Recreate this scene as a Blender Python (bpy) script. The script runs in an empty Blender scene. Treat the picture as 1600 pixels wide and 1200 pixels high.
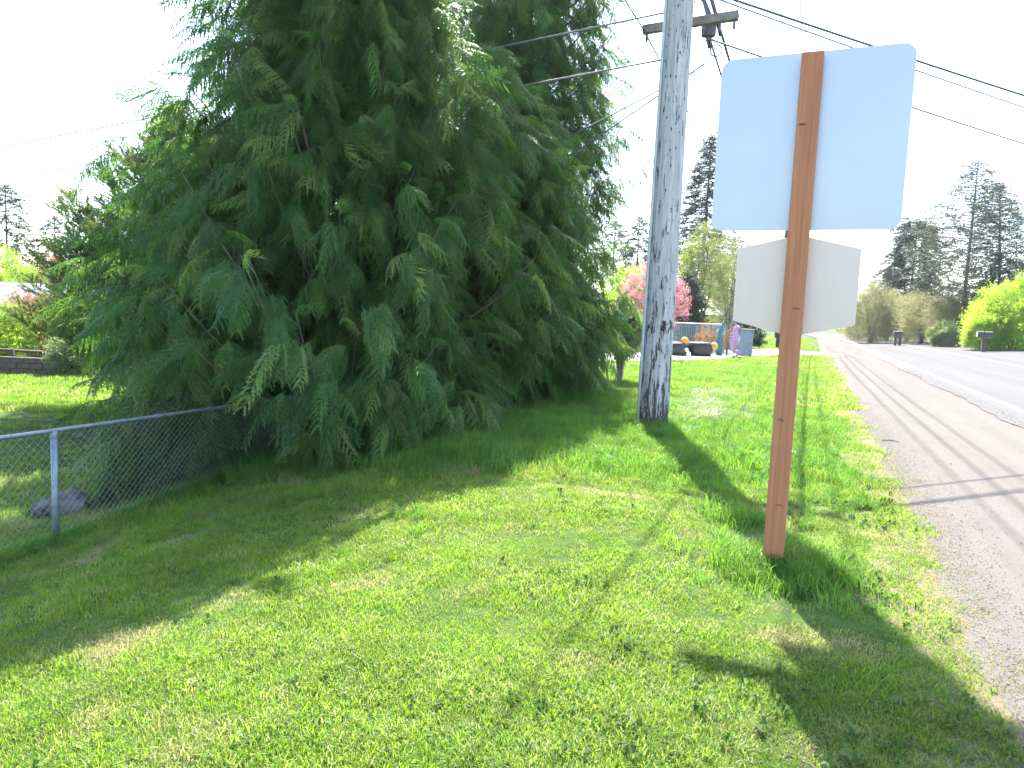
import bpy, math, random
from mathutils import Vector, Matrix, Euler
random.seed(7)
S = bpy.context.scene
C = S.collection
R_ = math.radians
PI = math.pi

# ------------------------------------------------------------------ camera
FPX = 1109.0; PITCH = R_(5.6); ROLL = R_(2.4); CAMZ = 1.6
cF = Vector((0, math.cos(PITCH), -math.sin(PITCH)))
cU0 = Vector((0, math.sin(PITCH), math.cos(PITCH)))
cR0 = Vector((1, 0, 0))
cR = cR0*math.cos(ROLL) + cU0*math.sin(ROLL)
cU = cU0*math.cos(ROLL) - cR0*math.sin(ROLL)
cd = bpy.data.cameras.new('camera'); cam = bpy.data.objects.new('camera', cd); C.objects.link(cam)
m = Matrix((cR, cU, -cF)).transposed().to_4x4(); m.translation = (0, 0, CAMZ)
cam.matrix_world = m
cd.sensor_width = 36; cd.lens = FPX/1600*36; cd.clip_start = .05; cd.clip_end = 8000
S.camera = cam

# ------------------------------------------------------------------ light
SUN_EL = 52.0; SUN_AZ = 1.8
S.view_settings.view_transform = 'Standard'; S.view_settings.look = 'None'
S.view_settings.gamma = 1; S.view_settings.use_curve_mapping = False
S.view_settings.exposure = 2.3
W = bpy.data.worlds.new('World'); S.world = W; W.use_nodes = True
wn = W.node_tree; wn.nodes.clear()
sky = wn.nodes.new('ShaderNodeTexSky'); sky.sky_type = 'NISHITA'; sky.sun_disc = False
sky.sun_elevation = R_(SUN_EL); sky.sun_rotation = R_(SUN_AZ); sky.dust_density = 1.2; sky.air_density = 1.0
bg = wn.nodes.new('ShaderNodeBackground'); bg.inputs[1].default_value = .15
wo = wn.nodes.new('ShaderNodeOutputWorld')
wn.links.new(sky.outputs[0], bg.inputs[0]); wn.links.new(bg.outputs[0], wo.inputs[0])
sl = bpy.data.lights.new('sun', 'SUN'); sl.energy = 4.6; sl.angle = R_(.5); sl.color = (1, .94, .83)
so = bpy.data.objects.new('sun', sl); C.objects.link(so)
sd = Vector((math.cos(R_(SUN_EL))*math.sin(R_(SUN_AZ)), math.cos(R_(SUN_EL))*math.cos(R_(SUN_AZ)), math.sin(R_(SUN_EL))))
so.rotation_euler = sd.to_track_quat('Z', 'Y').to_euler(); so.location = (0, 0, 30)

# ------------------------------------------------------------------ terrain functions
def sm(a, b, t):
    t = (t-a)/(b-a); t = 0 if t < 0 else 1 if t > 1 else t
    return t*t*(3-2*t)
def shift(y): return .0009*(y-90)**2 if y > 90 else 0.0
def offs(x, y): return x - .42*y + shift(y)
def unoff(o, y): return o + .42*y - shift(y)
def road_z(o, y):
    k = 1 - .75*sm(55, 130, y)
    k *= sm(-12, 4, y)
    t = min(max(o-3.9, 0), 12)
    return .058*t*k*sm(3.9, 6.5, o)
def lawn_z(x, y):
    z = -1.0*sm(.8, -7, x)*(1-.3*sm(7, 12, y)*(1-sm(14, 20, y)))
    z += .025*math.sin(x*1.3+y*.6)*math.sin(y*.9-x*.4)
    return z*(1-.6*sm(26, 60, y)) 
def gz(x, y):
    o = offs(x, y)
    if o > .9:
        return road_z(o, y)
    return lawn_z(x, y)*sm(.9, -1.5, o)
def ray(px, py): return cF*FPX + cR*(px-800) - cU*(py-600)
def at(px, py, d):
    r = ray(px, py); return Vector((0, 0, CAMZ)) + r*(d/r.y)
def ground(px, py):
    r = ray(px, py).normalized(); p = Vector((0, 0, CAMZ)); t = .5
    while t < 400:
        q = p + r*t
        if q.z < gz(q.x, q.y): return Vector((q.x, q.y, gz(q.x, q.y)))
        t += .02 + t*.002
    return q
def on(px, d, dz=0):
    """ground point at depth d straight below the pixel column px"""
    q = at(px, 500, d)
    return Vector((q.x, d, gz(q.x, d)+dz))

# ------------------------------------------------------------------ object helpers
def tag(o, label=None, cat=None, group=None, kind=None):
    if label: o['label'] = label
    if cat: o['category'] = cat
    if group: o['group'] = group
    if kind: o['kind'] = kind
    return o
def empty(name, loc, label, cat, group=None, rz=0):
    o = bpy.data.objects.new(name, None); C.objects.link(o); o.location = loc; o.rotation_euler.z = rz
    o.empty_display_size = .1
    return tag(o, label, cat, group)
class MB:
    def __init__(s): s.v = []; s.f = []; s.uv = {}
    def quad(s, a, b, c, d):
        n = len(s.v); s.v += [tuple(a), tuple(b), tuple(c), tuple(d)]; s.f.append((n, n+1, n+2, n+3)); return s
    def tri(s, a, b, c):
        n = len(s.v); s.v += [tuple(a), tuple(b), tuple(c)]; s.f.append((n, n+1, n+2)); return s
    def box(s, lo, hi, M=None):
        n = len(s.v)
        for z in (lo[2], hi[2]):
            for x, y in ((lo[0], lo[1]), (hi[0], lo[1]), (hi[0], hi[1]), (lo[0], hi[1])):
                p = Vector((x, y, z)); p = M @ p if M else p; s.v.append(tuple(p))
        for q in ((0,3,2,1),(4,5,6,7),(0,1,5,4),(1,2,6,5),(2,3,7,6),(3,0,4,7)): s.f.append(tuple(n+i for i in q))
        return s
    def tube(s, pts, rad, k=6, cap=True):
        pts = [Vector(p) for p in pts]; n0 = len(s.v); N = len(pts)
        if not hasattr(rad, '__len__'): rad = [rad]*N
        prev = None
        for i, p in enumerate(pts):
            d = (pts[min(i+1, N-1)]-pts[max(i-1, 0)]); 
            if d.length < 1e-9: d = Vector((0, 0, 1))
            d.normalize()
            if prev is None:
                a = d.orthogonal().normalized()
            else:
                a = (prev - d*prev.dot(d)); a = a.normalized() if a.length > 1e-6 else d.orthogonal().normalized()
            prev = a; b = d.cross(a)
            for j in range(k):
                t = 2*PI*j/k; s.v.append(tuple(p+(a*math.cos(t)+b*math.sin(t))*rad[i]))
        for i in range(N-1):
            for j in range(k):
                a0 = n0+i*k+j; a1 = n0+i*k+(j+1) % k
                s.f.append((a0, a1, a1+k, a0+k))
        if cap:
            s.f.append(tuple(n0+j for j in range(k))[::-1]); s.f.append(tuple(n0+(N-1)*k+j for j in range(k)))
        return s
    def lathe(s, prof, k=16, M=None):
        n0 = len(s.v)
        for r, z in prof:
            for j in range(k):
                t = 2*PI*j/k; p = Vector((r*math.cos(t), r*math.sin(t), z)); p = M @ p if M else p; s.v.append(tuple(p))
        for i in range(len(prof)-1):
            for j in range(k):
                a = n0+i*k+j; b = n0+i*k+(j+1) % k
                s.f.append((a, b, b+k, a+k))
        return s
    def mesh(s, name, smooth=False):
        me = bpy.data.meshes.new(name); me.from_pydata(s.v, [], s.f); me.update()
        if smooth: me.polygons.foreach_set('use_smooth', [True]*len(me.polygons))
        return me
    def build(s, name, mat, parent=None, smooth=False, bevel=0):
        me = s.mesh(name, smooth); me.materials.append(mat)
        o = bpy.data.objects.new(name, me); C.objects.link(o)
        if parent: o.parent = parent
        if bevel:
            b = o.modifiers.new('bevel', 'BEVEL'); b.width = bevel; b.segments = 2; b.limit_method = 'ANGLE'
        return o

# ------------------------------------------------------------------ materials
class NT:
    def __init__(s, name):
        s.m = bpy.data.materials.new(name); s.m.use_nodes = True; s.t = s.m.node_tree; s.t.nodes.clear()
        s.out = s.n('ShaderNodeOutputMaterial')
    def n(s, ty, **kw):
        x = s.t.nodes.new(ty)
        for k, v in kw.items(): setattr(x, k, v)
        return x
    def l(s, a, b): s.t.links.new(a, b)
    def co(s, kind='pos'):
        if kind == 'pos': return s.n('ShaderNodeNewGeometry').outputs['Position']
        return s.n('ShaderNodeTexCoord').outputs[kind]
    def noise(s, co, scale, detail=4, rough=.55, vec=None, w=None):
        if vec:
            mp = s.n('ShaderNodeMapping'); mp.inputs['Scale'].default_value = vec; s.l(co, mp.inputs[0]); co = mp.outputs[0]
        x = s.n('ShaderNodeTexNoise'); x.inputs['Scale'].default_value = scale; x.inputs['Detail'].default_value = detail
        x.inputs['Roughness'].default_value = rough; s.l(co, x.inputs['Vector']); return x.outputs['Fac']
    def ramp(s, fac, stops, interp='LINEAR'):
        x = s.n('ShaderNodeValToRGB'); x.color_ramp.interpolation = interp; e = x.color_ramp.elements
        while len(e) < len(stops): e.new(.5)
        for i, (p, c) in enumerate(stops):
            e[i].position = p; e[i].color = (c[0], c[1], c[2], 1) if hasattr(c, '__len__') else (c, c, c, 1)
        s.l(fac, x.inputs[0]); return x.outputs[0]
    def mix(s, fac, a, b, mode='MIX'):
        x = s.n('ShaderNodeMix', data_type='RGBA', blend_type=mode)
        if isinstance(fac, (int, float)): x.inputs[0].default_value = fac
        else: s.l(fac, x.inputs[0])
        for v, i in ((a, 6), (b, 7)):
            if hasattr(v, '__len__'): x.inputs[i].default_value = (v[0], v[1], v[2], 1)
            else: s.l(v, x.inputs[i])
        return x.outputs[2]
    def math(s, op, a, b=0.0):
        x = s.n('ShaderNodeMath', operation=op)
        for v, i in ((a, 0), (b, 1)):
            if isinstance(v, (int, float)): x.inputs[i].default_value = v
            else: s.l(v, x.inputs[i])
        return x.outputs[0]
    def bsdf(s, col, rough=.7, metal=0, spec=.5, bump=None, bstr=.3, bdist=.01):
        x = s.n('ShaderNodeBsdfPrincipled')
        if hasattr(col, '__len__'): x.inputs['Base Color'].default_value = (col[0], col[1], col[2], 1)
        else: s.l(col, x.inputs['Base Color'])
        if isinstance(rough, (int, float)): x.inputs['Roughness'].default_value = rough
        else: s.l(rough, x.inputs['Roughness'])
        x.inputs['Metallic'].default_value = metal; x.inputs['Specular IOR Level'].default_value = spec
        if bump is not None:
            b = s.n('ShaderNodeBump'); b.inputs['Strength'].default_value = bstr; b.inputs['Distance'].default_value = bdist
            s.l(bump, b.inputs['Height']); s.l(b.outputs[0], x.inputs['Normal'])
        s.l(x.outputs[0], s.out.inputs[0]); return x

def plain(name, col, rough=.7, metal=0, var=.25, scale=6, spec=.5):
    t = NT(name); co = t.co('Object')
    n = t.noise(co, scale, 5)
    c = t.mix(t.ramp(n, [(.3, 0), (.7, 1)]), tuple(x*(1-var) for x in col), tuple(min(1, x*(1+var)) for x in col))
    t.bsdf(c, rough, metal, spec, n, .2, .004); return t.m

def leafmat(name, cols, trans=.45, rough=.5, tcol=None, patch=None, pscale=.5, spec=.4):
    """foliage: colour varied per instance (random) and by a slow world noise, part translucent"""
    t = NT(name)
    oi = t.n('ShaderNodeObjectInfo')
    c = t.ramp(oi.outputs['Random'], [(i/(max(1, len(cols)-1)), k) for i, k in enumerate(cols)])
    n = t.noise(t.co(), 1.7, 3)
    c = t.mix(t.ramp(n, [(.35, 0), (.65, 1)]), c, t.mix(.28, c, (.0, .0, .0)))
    if patch:
        n2 = t.noise(t.co(), pscale, 4, .6)
        c = t.mix(t.ramp(n2, [(.56, 0), (.70, 1)]), c, patch)
    b = t.n('ShaderNodeBsdfPrincipled'); t.l(c, b.inputs['Base Color']); b.inputs['Roughness'].default_value = rough
    b.inputs['Specular IOR Level'].default_value = spec
    tr = t.n('ShaderNodeBsdfTranslucent')
    hs = t.n('ShaderNodeHueSaturation'); hs.inputs['Value'].default_value = tcol or 1.5; hs.inputs['Saturation'].default_value = 1.08; hs.inputs['Hue'].default_value = .49
    t.l(c, hs.inputs['Color']); t.l(hs.outputs[0], tr.inputs[0])
    mx = t.n('ShaderNodeMixShader'); mx.inputs[0].default_value = trans
    t.l(b.outputs[0], mx.inputs[1]); t.l(tr.outputs[0], mx.inputs[2]); t.l(mx.outputs[0], t.out.inputs[0])
    return t.m

def m_ground():
    t = NT('soil_and_turf'); p = t.co()
    n = t.noise(p, .8, 6); n2 = t.noise(p, 14, 6, .7); n3 = t.noise(p, 90, 3)
    c = t.mix(t.ramp(n, [(.35, 0), (.65, 1)]), (.035, .07, .015), (.065, .12, .025))
    c = t.mix(t.ramp(n2, [(.55, 0), (.75, 1)]), c, (.17, .16, .07))
    c = t.mix(t.ramp(n3, [(.3, .35), (.7, 0)]), c, (.03, .05, .012))
    t.bsdf(c, .95, 0, .1, n3, .5, .02); return t.m
def m_shoulder():
    t = NT('worn_chip_shoulder'); uv = t.n('ShaderNodeUVMap').outputs[0]
    st = t.noise(uv, 1.0, 4, .6, (1.9, .06, 1)); g = t.noise(uv, 160, 3, .8); mdm = t.noise(uv, 2.2, 5, .6)
    c = t.mix(t.ramp(st, [(.38, 0), (.62, 1)]), (.112, .102, .093), (.132, .122, .112))
    c = t.mix(t.ramp(g, [(.3, .5), (.6, 0)]), c, (.12, .11, .10))
    c = t.mix(t.ramp(g, [(.62, 0), (.75, .5)]), c, (.20, .19, .18))
    c = t.mix(t.ramp(mdm, [(.5, 0), (.75, .35)]), c, (.085, .078, .073))
    st2 = t.noise(uv, 1.0, 3, .5, (5.5, .09, 1))
    c = t.mix(t.ramp(st2, [(.60, 0), (.72, .30)]), c, (.09, .085, .088))
    # dusty gravel along the grass edge
    sx = t.n('ShaderNodeSeparateXYZ'); t.l(uv, sx.inputs[0])
    e = t.math('ADD', sx.outputs[0], t.math('MULTIPLY', t.noise(uv, 3, 4), .5))
    c = t.mix(t.ramp(e, [(1.25, 1), (1.0, 1)]), c, c)
    t.bsdf(c, .95, 0, .04, g, .5, .004); return t.m
def m_road():
    t = NT('pale_asphalt'); uv = t.n('ShaderNodeUVMap').outputs[0]
    st = t.noise(uv, 1.0, 4, .6, (1.2, .03, 1)); g = t.noise(uv, 140, 3, .8)
    c = t.mix(t.ramp(st, [(.38, 0), (.62, 1)]), (.094, .093, .092), (.112, .110, .107))
    c = t.mix(t.ramp(g, [(.3, .5), (.6, 0)]), c, (.12, .12, .13))
    c = t.mix(t.ramp(g, [(.62, 0), (.78, .4)]), c, (.15, .15, .155))
    t.bsdf(c, .95, 0, .05, g, .4, .003); return t.m
def m_seam():
    t = NT('broken_asphalt_edge'); uv = t.n('ShaderNodeUVMap').outputs[0]
    g = t.noise(uv, 60, 4, .8); n = t.noise(uv, 2, 5, .7)
    c = t.mix(t.ramp(g, [(.35, 0), (.65, 1)]), (.065, .063, .062), (.125, .12, .115))
    c = t.mix(t.ramp(n, [(.55, 0), (.7, .4)]), c, (.07, .07, .075))
    t.bsdf(c, .9, 0, .2, g, .8, .012); return t.m
def m_paint(name, col, wear=.55):
    t = NT(name); uv = t.n('ShaderNodeUVMap').outputs[0]
    n = t.noise(uv, 30, 5, .75)
    c = t.mix(t.ramp(n, [(wear-.05, 0), (wear+.1, 1)]), col, (.10, .10, .11))
    t.bsdf(c, .6, 0, .4, n, .2, .003); return t.m
def m_pole():
    t = NT('weathered_pole_wood'); p = t.co('Object')
    grain = t.noise(p, 1, 5, .65, (26, 26, 1.1)); gr2 = t.noise(p, 1, 4, .6, (70, 70, 2.2))
    c = t.mix(t.ramp(grain, [(.35, 0), (.65, 1)]), (.36, .34, .335), (.54, .52, .515))
    c = t.mix(t.ramp(gr2, [(.38, .45), (.50, 0)]), c, (.22, .19, .17))
    sx = t.n('ShaderNodeSeparateXYZ'); t.l(p, sx.inputs[0])
    # flaked away patches, denser toward the butt
    fl = t.noise(p, 1, 5, .7, (20, 20, 3.0))
    hm = t.ramp(t.math('MULTIPLY', sx.outputs[2], .1), [(0, .24), (.035, .12), (.12, .055), (.3, .02), (1, .0)])
    f2 = t.ramp(t.math('ADD', fl, hm), [(.60, 0), (.65, 1)])
    dk = t.mix(t.noise(p, 40, 4), (.03, .024, .022), (.13, .09, .07))
    c = t.mix(f2, c, dk)
    # splintered band at waist height
    zz = t.math('ABSOLUTE', t.math('SUBTRACT', sx.outputs[2], 1.48)); band = t.ramp(zz, [(.0, .16), (.14, .0)])
    f3 = t.ramp(t.math('ADD', t.noise(p, 1, 4, .6, (16, 16, 9)), band), [(.66, 0), (.70, 1)])
    c = t.mix(f3, c, (.035, .03, .04))
    # nail holes and gaff marks
    vo = t.n('ShaderNodeTexVoronoi'); mp = t.n('ShaderNodeMapping'); mp.inputs['Scale'].default_value = (13, 13, 5.5); t.l(p, mp.inputs[0]); t.l(mp.outputs[0], vo.inputs['Vector'])
    vo.inputs['Scale'].default_value = 1
    c = t.mix(t.ramp(vo.outputs['Distance'], [(.10, 1), (.17, 0)]), c, (.05, .04, .04))
    h = t.mix(f2, grain, (0, 0, 0))
    t.bsdf(c, .8, 0, .3, h, .9, .012); return t.m
def m_post():
    t = NT('treated_post_wood'); p = t.co('Object')
    n = t.noise(p, 1, 5, .6, (38, 38, 1.3)); n2 = t.noise(p, 3, 4)
    c = t.mix(t.ramp(n, [(.3, 0), (.7, 1)]), (.38, .135, .062), (.50, .20, .098))
    c = t.mix(t.ramp(n2, [(.4, 0), (.75, .5)]), c, (.31, .14, .08))
    g3 = t.noise(p, 1, 3, .5, (120, 120, 2))
    c = t.mix(t.ramp(g3, [(.36, .3), (.46, 0)]), c, (.22, .09, .045))
    t.bsdf(c, .75, 0, .3, g3, .35, .004); return t.m
def m_alu(name, c0, c1, rough=.38, metal=.85):
    t = NT(name); p = t.co('Object')
    n = t.noise(p, 1, 4, .6, (3, 3, 30)); n2 = t.noise(p, 2.5, 5, .6); n3 = t.noise(p, 60, 2)
    c = t.mix(t.ramp(n2, [(.3, 0), (.7, 1)]), c0, c1)
    c = t.mix(t.ramp(n3, [(.72, 0), (.8, .5)]), c, (.3, .3, .3))
    st = t.noise(p, 1, 3, .6, (22, 22, .7)); c = t.mix(t.ramp(st, [(.5, 0), (.8, .10)]), c, (.45, .43, .42))
    t.bsdf(c, t.ramp(n2, [(.2, rough-.06), (.8, rough+.08)]), metal, .5, n, .06, .002); return t.m

GROUND = m_ground(); SHOULDER = m_shoulder(); ROAD = m_road(); SEAM = m_seam()
WHITEP = m_paint('worn_white_paint', (.75, .75, .74), .62); YELP = m_paint('worn_yellow_paint', (.22, .15, .05), .42)
POLE = m_pole(); POST = m_post()
ALU = m_alu('brushed_aluminium', (.40, .41, .435), (.44, .45, .475), .42)
ALU2 = m_alu('dull_warm_aluminium', (.60, .485, .42), (.66, .535, .47), .55, .75)
GALV = plain('galvanised_steel', (.25, .28, .30), .5, .6, .25, 12)
GALVD = plain('dull_galvanised_wire', (.27, .275, .27), .55, .5, .15, 12)
CABLE = plain('black_cable', (.05, .05, .06), .6)
WIREM = plain('aluminium_conductor', (.16, .165, .18), .6)
CROSS = plain('old_crossarm_wood', (.20, .165, .14), .85, 0, .35, 9)
PORC = plain('glazed_insulator', (.30, .30, .32), .3)
STEELD = plain('dark_hardware', (.10, .10, .11), .5, .5)
BARK = plain('conifer_bark', (.115, .09, .07), .95, 0, .45, 5)
BARKP = plain('pale_branch_bark', (.27, .225, .18), .9, 0, .35, 7)
BARKL = plain('cedar_limb_bark', (.15, .11, .08), .9, 0, .35, 7)
BARKG = plain('grey_bark', (.19, .175, .15), .95, 0, .4, 4)
CONC = plain('pale_concrete', (.42, .40, .375), .85, 0, .12, 2)
RUB = plain('black_rubber', (.022, .023, .027), .45, 0, .3, 9)
M_CEDAR = leafmat('cedar_foliage', [(.045, .12, .028), (.065, .16, .032), (.10, .21, .042), (.05, .13, .034), (.15, .26, .055), (.21, .30, .085)], .5, .42, 1.8, None, .5, .45)  # the palest stops paint sun highlights onto random sprays
M_PINE = leafmat('pine_needles', [(.11, .17, .06), (.14, .20, .07), (.17, .22, .08)], .42, .5, 1.6)
M_FARCON = leafmat('far_conifer_needles', [(.06, .09, .065), (.085, .12, .07), (.115, .14, .08)], .3, .6, 1.4)
M_OPENC = leafmat('sparse_spruce_needles', [(.08, .10, .055), (.12, .135, .07), (.10, .12, .08)], .3, .6, 1.4)
M_LOL = leafmat('light_olive_leaves', [(.20, .27, .07), (.26, .32, .09), (.24, .25, .11)], .5, .6, 1.5)
M_OLIVE = leafmat('olive_budding_twigs', [(.34, .34, .18), (.40, .39, .21), (.29, .32, .17)], .5, .7, 1.6)
M_FRESH = leafmat('fresh_spring_leaves', [(.24, .38, .06), (.29, .43, .07), (.33, .44, .09)], .6, .6, 1.7)
M_SHRUB = leafmat('pale_shrub_leaves', [(.20, .28, .09), (.27, .35, .13), (.36, .40, .24)], .5, .5, 1.6)
M_PINK = leafmat('pink_blossom', [(.60, .26, .27), (.72, .38, .42), (.62, .36, .28)], .4, .6, 1.2)
M_ORANGE = leafmat('rusty_hedge_twigs', [(.33, .19, .09), (.40, .22, .11), (.34, .25, .08)], .4, .7, 1.3)
M_DARKSH = leafmat('dark_evergreen_leaves', [(.03, .055, .025), (.05, .08, .03)], .3, .4, 1.4)
M_WOOD = leafmat('distant_wood_foliage', [(.06, .09, .05), (.09, .12, .06), (.13, .145, .07)], .3, .8, 1.3)
M_GRASS = leafmat('lawn_grass_blades', [(.06, .15, .035), (.115, .235, .03), (.15, .27, .035), (.185, .295, .04), (.17, .28, .045), (.22, .28, .07), (.29, .30, .14)], .58, .5, 1.6, (.29, .27, .13), .9, .35)
M_TALLG = leafmat('tall_grass_blades', [(.075, .19, .035), (.11, .24, .04), (.15, .27, .045)], .58, .45, 1.6, (.19, .23, .05), 1.1, .4)
M_SHINY = leafmat('glossy_bent_grass', [(.15, .22, .07), (.24, .30, .13), (.34, .37, .22)], .45, .25, 1.5, None, .5, 1.0)
M_WEED = leafmat('clover_leaves', [(.07, .16, .03), (.11, .20, .045), (.14, .22, .08)], .5, .6, 1.5, None, .5, .25)
M_DRY = leafmat('dry_thatch', [(.30, .26, .15), (.38, .33, .2)], .35, .7, 1.2)

# ------------------------------------------------------------------ ground, road
def axis(lo, hi, near_lo, near_hi, step):
    a = []; x = near_lo
    while x < near_hi: a.append(x); x += step
    s = step; x = near_hi
    while x < hi: a.append(x); s *= 1.16; x += s
    a.append(hi); s = step; x = near_lo; b = []
    while x > lo: s *= 1.16; x -= s; b.append(max(x, lo))
    return sorted(set(b+a))
xs = axis(-2500, 2500, -8, 8, .25); ys = axis(-300, 3500, -1, 24, .25)
g = MB()
for y in ys:
    for x in xs:
        o = offs(x, y); z = gz(x, y)
        if .9 < o: z -= sm(.9, 1.5, o)*(.03+.0012*max(0, y))*(1-sm(14.3, 15.2, o))
        g.v.append((x, y, z))
nx = len(xs)
for j in range(len(ys)-1):
    for i in range(nx-1): g.f.append((j*nx+i, j*nx+i+1, (j+1)*nx+i+1, (j+1)*nx+i))
tag(g.build('ground', GROUND, smooth=True), kind='structure')

def ribbon(name, edges, mat, lift, y0=-25, y1=330, wob=None, label=None):
    """strip that follows the road; edges = offsets across"""
    mb = MB(); uvs = []; y = y0; rows = 0
    while y < y1:
        for k, e in enumerate(edges):
            ee = e + (wob(k, y) if wob else 0)
            x = unoff(ee, y); mb.v.append((x, y, road_z(ee, y)+lift)); uvs.append((ee, y))
        rows += 1; y += .18 if y < 14 else .5 if y < 40 else 2.5
    n = len(edges)
    for j in range(rows-1):
        for i in range(n-1): mb.f.append((j*n+i, j*n+i+1, (j+1)*n+i+1, (j+1)*n+i))
    me = mb.mesh(name, True); me.materials.append(mat)
    ul = me.uv_layers.new(name='UVMap')
    for lp in me.loops: ul.data[lp.index].uv = uvs[lp.vertex_index]
    o = bpy.data.objects.new(name, me); C.objects.link(o); return o
rr = random.Random(3)
def w1(k, y): return (.04*math.sin(y*1.3)+.03*math.sin(y*4.9+1)+rr.uniform(-.04, .04)) if k == 0 else 0
def w2(k, y): return (.05*math.sin(y*.9)+.03*math.sin(y*5.3)+rr.uniform(-.02, .02)) if k == 0 else 0
SE0, SE1, RW, RY, RE = 3.75, 4.15, 4.45, 8.6, 13.6
tag(ribbon('road_shoulder', [.98, 1.3, 2.0, 2.8, 3.4, 4.0], SHOULDER, .004, wob=w1), kind='structure')
def m_dirt():
    t = NT('tan_dirt_edge'); uv = t.n('ShaderNodeUVMap').outputs[0]; g = t.noise(uv, 45, 5, .8); n = t.noise(uv, 3, 4)
    c = t.mix(t.ramp(g, [(.35, 0), (.65, 1)]), (.13, .105, .065), (.24, .20, .135)); c = t.mix(t.ramp(n, [(.45, 0), (.7, .6)]), c, (.11, .13, .05))
    t.bsdf(c, .95, 0, .05, g, .9, .015); return t.m
tag(ribbon('dirt_verge', [.55, .9, 1.15, 1.4], m_dirt(), .0025, wob=lambda k, y: (.05*math.sin(y*1.9)+rr.uniform(-.08, .08)) if k == 0 else 0), kind='structure')
tag(ribbon('road', [3.9, 4.05, 4.2, 4.4, 4.6, 5, 5.5, 6, 6.5, 7.2, 7.9, 8.4, 9.2, 10, 11.5, 12.6, 14.2], ROAD, .010, wob=w2), kind='structure')
tag(ribbon('road_edge_strip', [SE0, SE1+.1], SEAM, .0165, wob=lambda k, y: (.07*math.sin(y*.8)+.04*math.sin(y*3.7)+rr.uniform(-.03, .03)) if k == 0 else .015*math.sin(y*4)), kind='structure')
tag(ribbon('white_edge_line', [RW, RW+.11], WHITEP, .020), kind='structure')
a = ribbon('yellow_centre_line', [RY, RY+.11], YELP, .020); tag(a, kind='structure')
a = ribbon('yellow_centre_line', [RY+.24, RY+.35], YELP, .020); tag(a, kind='structure')
# far verge strip of paler gravel
# driveway
def path(name, ctr, w, mat, lift):
    mb = MB(); L = []
    for i, p in enumerate(ctr):
        a = Vector(ctr[max(0, i-1)]); b = Vector(ctr[min(len(ctr)-1, i+1)]); d = (b-a).normalized(); n = Vector((-d.y, d.x))
        for s in (-1, -.33, .33, 1):
            q = Vector(p)+n*(w[i]/2*s); mb.v.append((q.x, q.y, gz(q.x, q.y)+(lift if offs(q.x, q.y) < .4 else .003)))
    for i in range(len(ctr)-1):
        for k in range(3): mb.f.append((i*4+k, i*4+k+1, i*4+k+5, i*4+k+4))
    return mb.build(name, mat, smooth=True)
dc = []
P0 = [(-6, 22), (-1, 25.5), (3, 28.5), (6.6, 31.5), (9.5, 36.), (14.2, 41.5), (19.6, 44.2)]
for i in range(len(P0)-1):
    for k in range(6):
        t = k/6; dc.append((P0[i][0]*(1-t)+P0[i+1][0]*t, P0[i][1]*(1-t)+P0[i+1][1]*t))
dc.append(P0[-1])
for _ in range(6): dc = [dc[0]]+[((dc[i-1][0]+dc[i][0]*2+dc[i+1][0])/4, (dc[i-1][1]+dc[i][1]*2+dc[i+1][1])/4) for i in range(1, len(dc)-1)]+[dc[-1]]
tag(path('driveway', dc, [4.2+3.5*sm(.8, 1, i/(len(dc)-1)) for i in range(len(dc))], CONC, .03), kind='structure')
DRIVE = dc
def near_drive(x, y): return any((x-a)**2+(y-b)**2 < 5.2 for a, b in DRIVE[::2])

# ------------------------------------------------------------------ air
hb_ = MB().box((-2700, -500, -2.5), (2900, 3700, 26))
ht = NT('spring_haze'); pv = ht.n('ShaderNodeVolumePrincipled'); pv.inputs['Density'].default_value = .00022; pv.inputs['Color'].default_value = (.86, .92, 1, 1); pv.inputs['Anisotropy'].default_value = .45
ht.l(pv.outputs[0], ht.out.inputs['Volume'])
tag(hb_.build('haze', ht.m), 'thin bright haze in the air', 'haze', kind='stuff')

# ------------------------------------------------------------------ instanced foliage machinery (geometry nodes, inside one object)
def proto(name, mb, mat):
    me = mb.mesh(name); me.materials.append(mat)
    return bpy.data.objects.new(name, me)          # never linked: only a source of geometry
_groups = {}
def gn_group(key, protos):
    if key in _groups: return _groups[key]
    g = bpy.data.node_groups.new(key, 'GeometryNodeTree')
    g.interface.new_socket('Geometry', in_out='INPUT', socket_type='NodeSocketGeometry')
    g.interface.new_socket('Geometry', in_out='OUTPUT', socket_type='NodeSocketGeometry')
    N = g.nodes; L = g.links
    gi = N.new('NodeGroupInput'); go = N.new('NodeGroupOutput')
    g2i = N.new('GeometryNodeGeometryToInstance')
    for p in protos:
        oi = N.new('GeometryNodeObjectInfo'); oi.inputs['Object'].default_value = p
        L.new(oi.outputs['Geometry'], g2i.inputs[0])
    ip = N.new('GeometryNodeInstanceOnPoints')
    L.new(gi.outputs[0], ip.inputs['Points']); L.new(g2i.outputs[0], ip.inputs['Instance'])
    ip.inputs['Pick Instance'].default_value = True
    def attr(nm, ty):
        a = N.new('GeometryNodeInputNamedAttribute'); a.data_type = ty; a.inputs['Name'].default_value = nm
        return a.outputs['Attribute']
    e = N.new('FunctionNodeEulerToRotation'); L.new(attr('rot', 'FLOAT_VECTOR'), e.inputs[0]); L.new(e.outputs[0], ip.inputs['Rotation'])
    L.new(attr('scl', 'FLOAT'), ip.inputs['Scale']); L.new(attr('idx', 'INT'), ip.inputs['Instance Index'])
    L.new(ip.outputs[0], go.inputs[0])
    _groups[key] = g; return g
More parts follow.
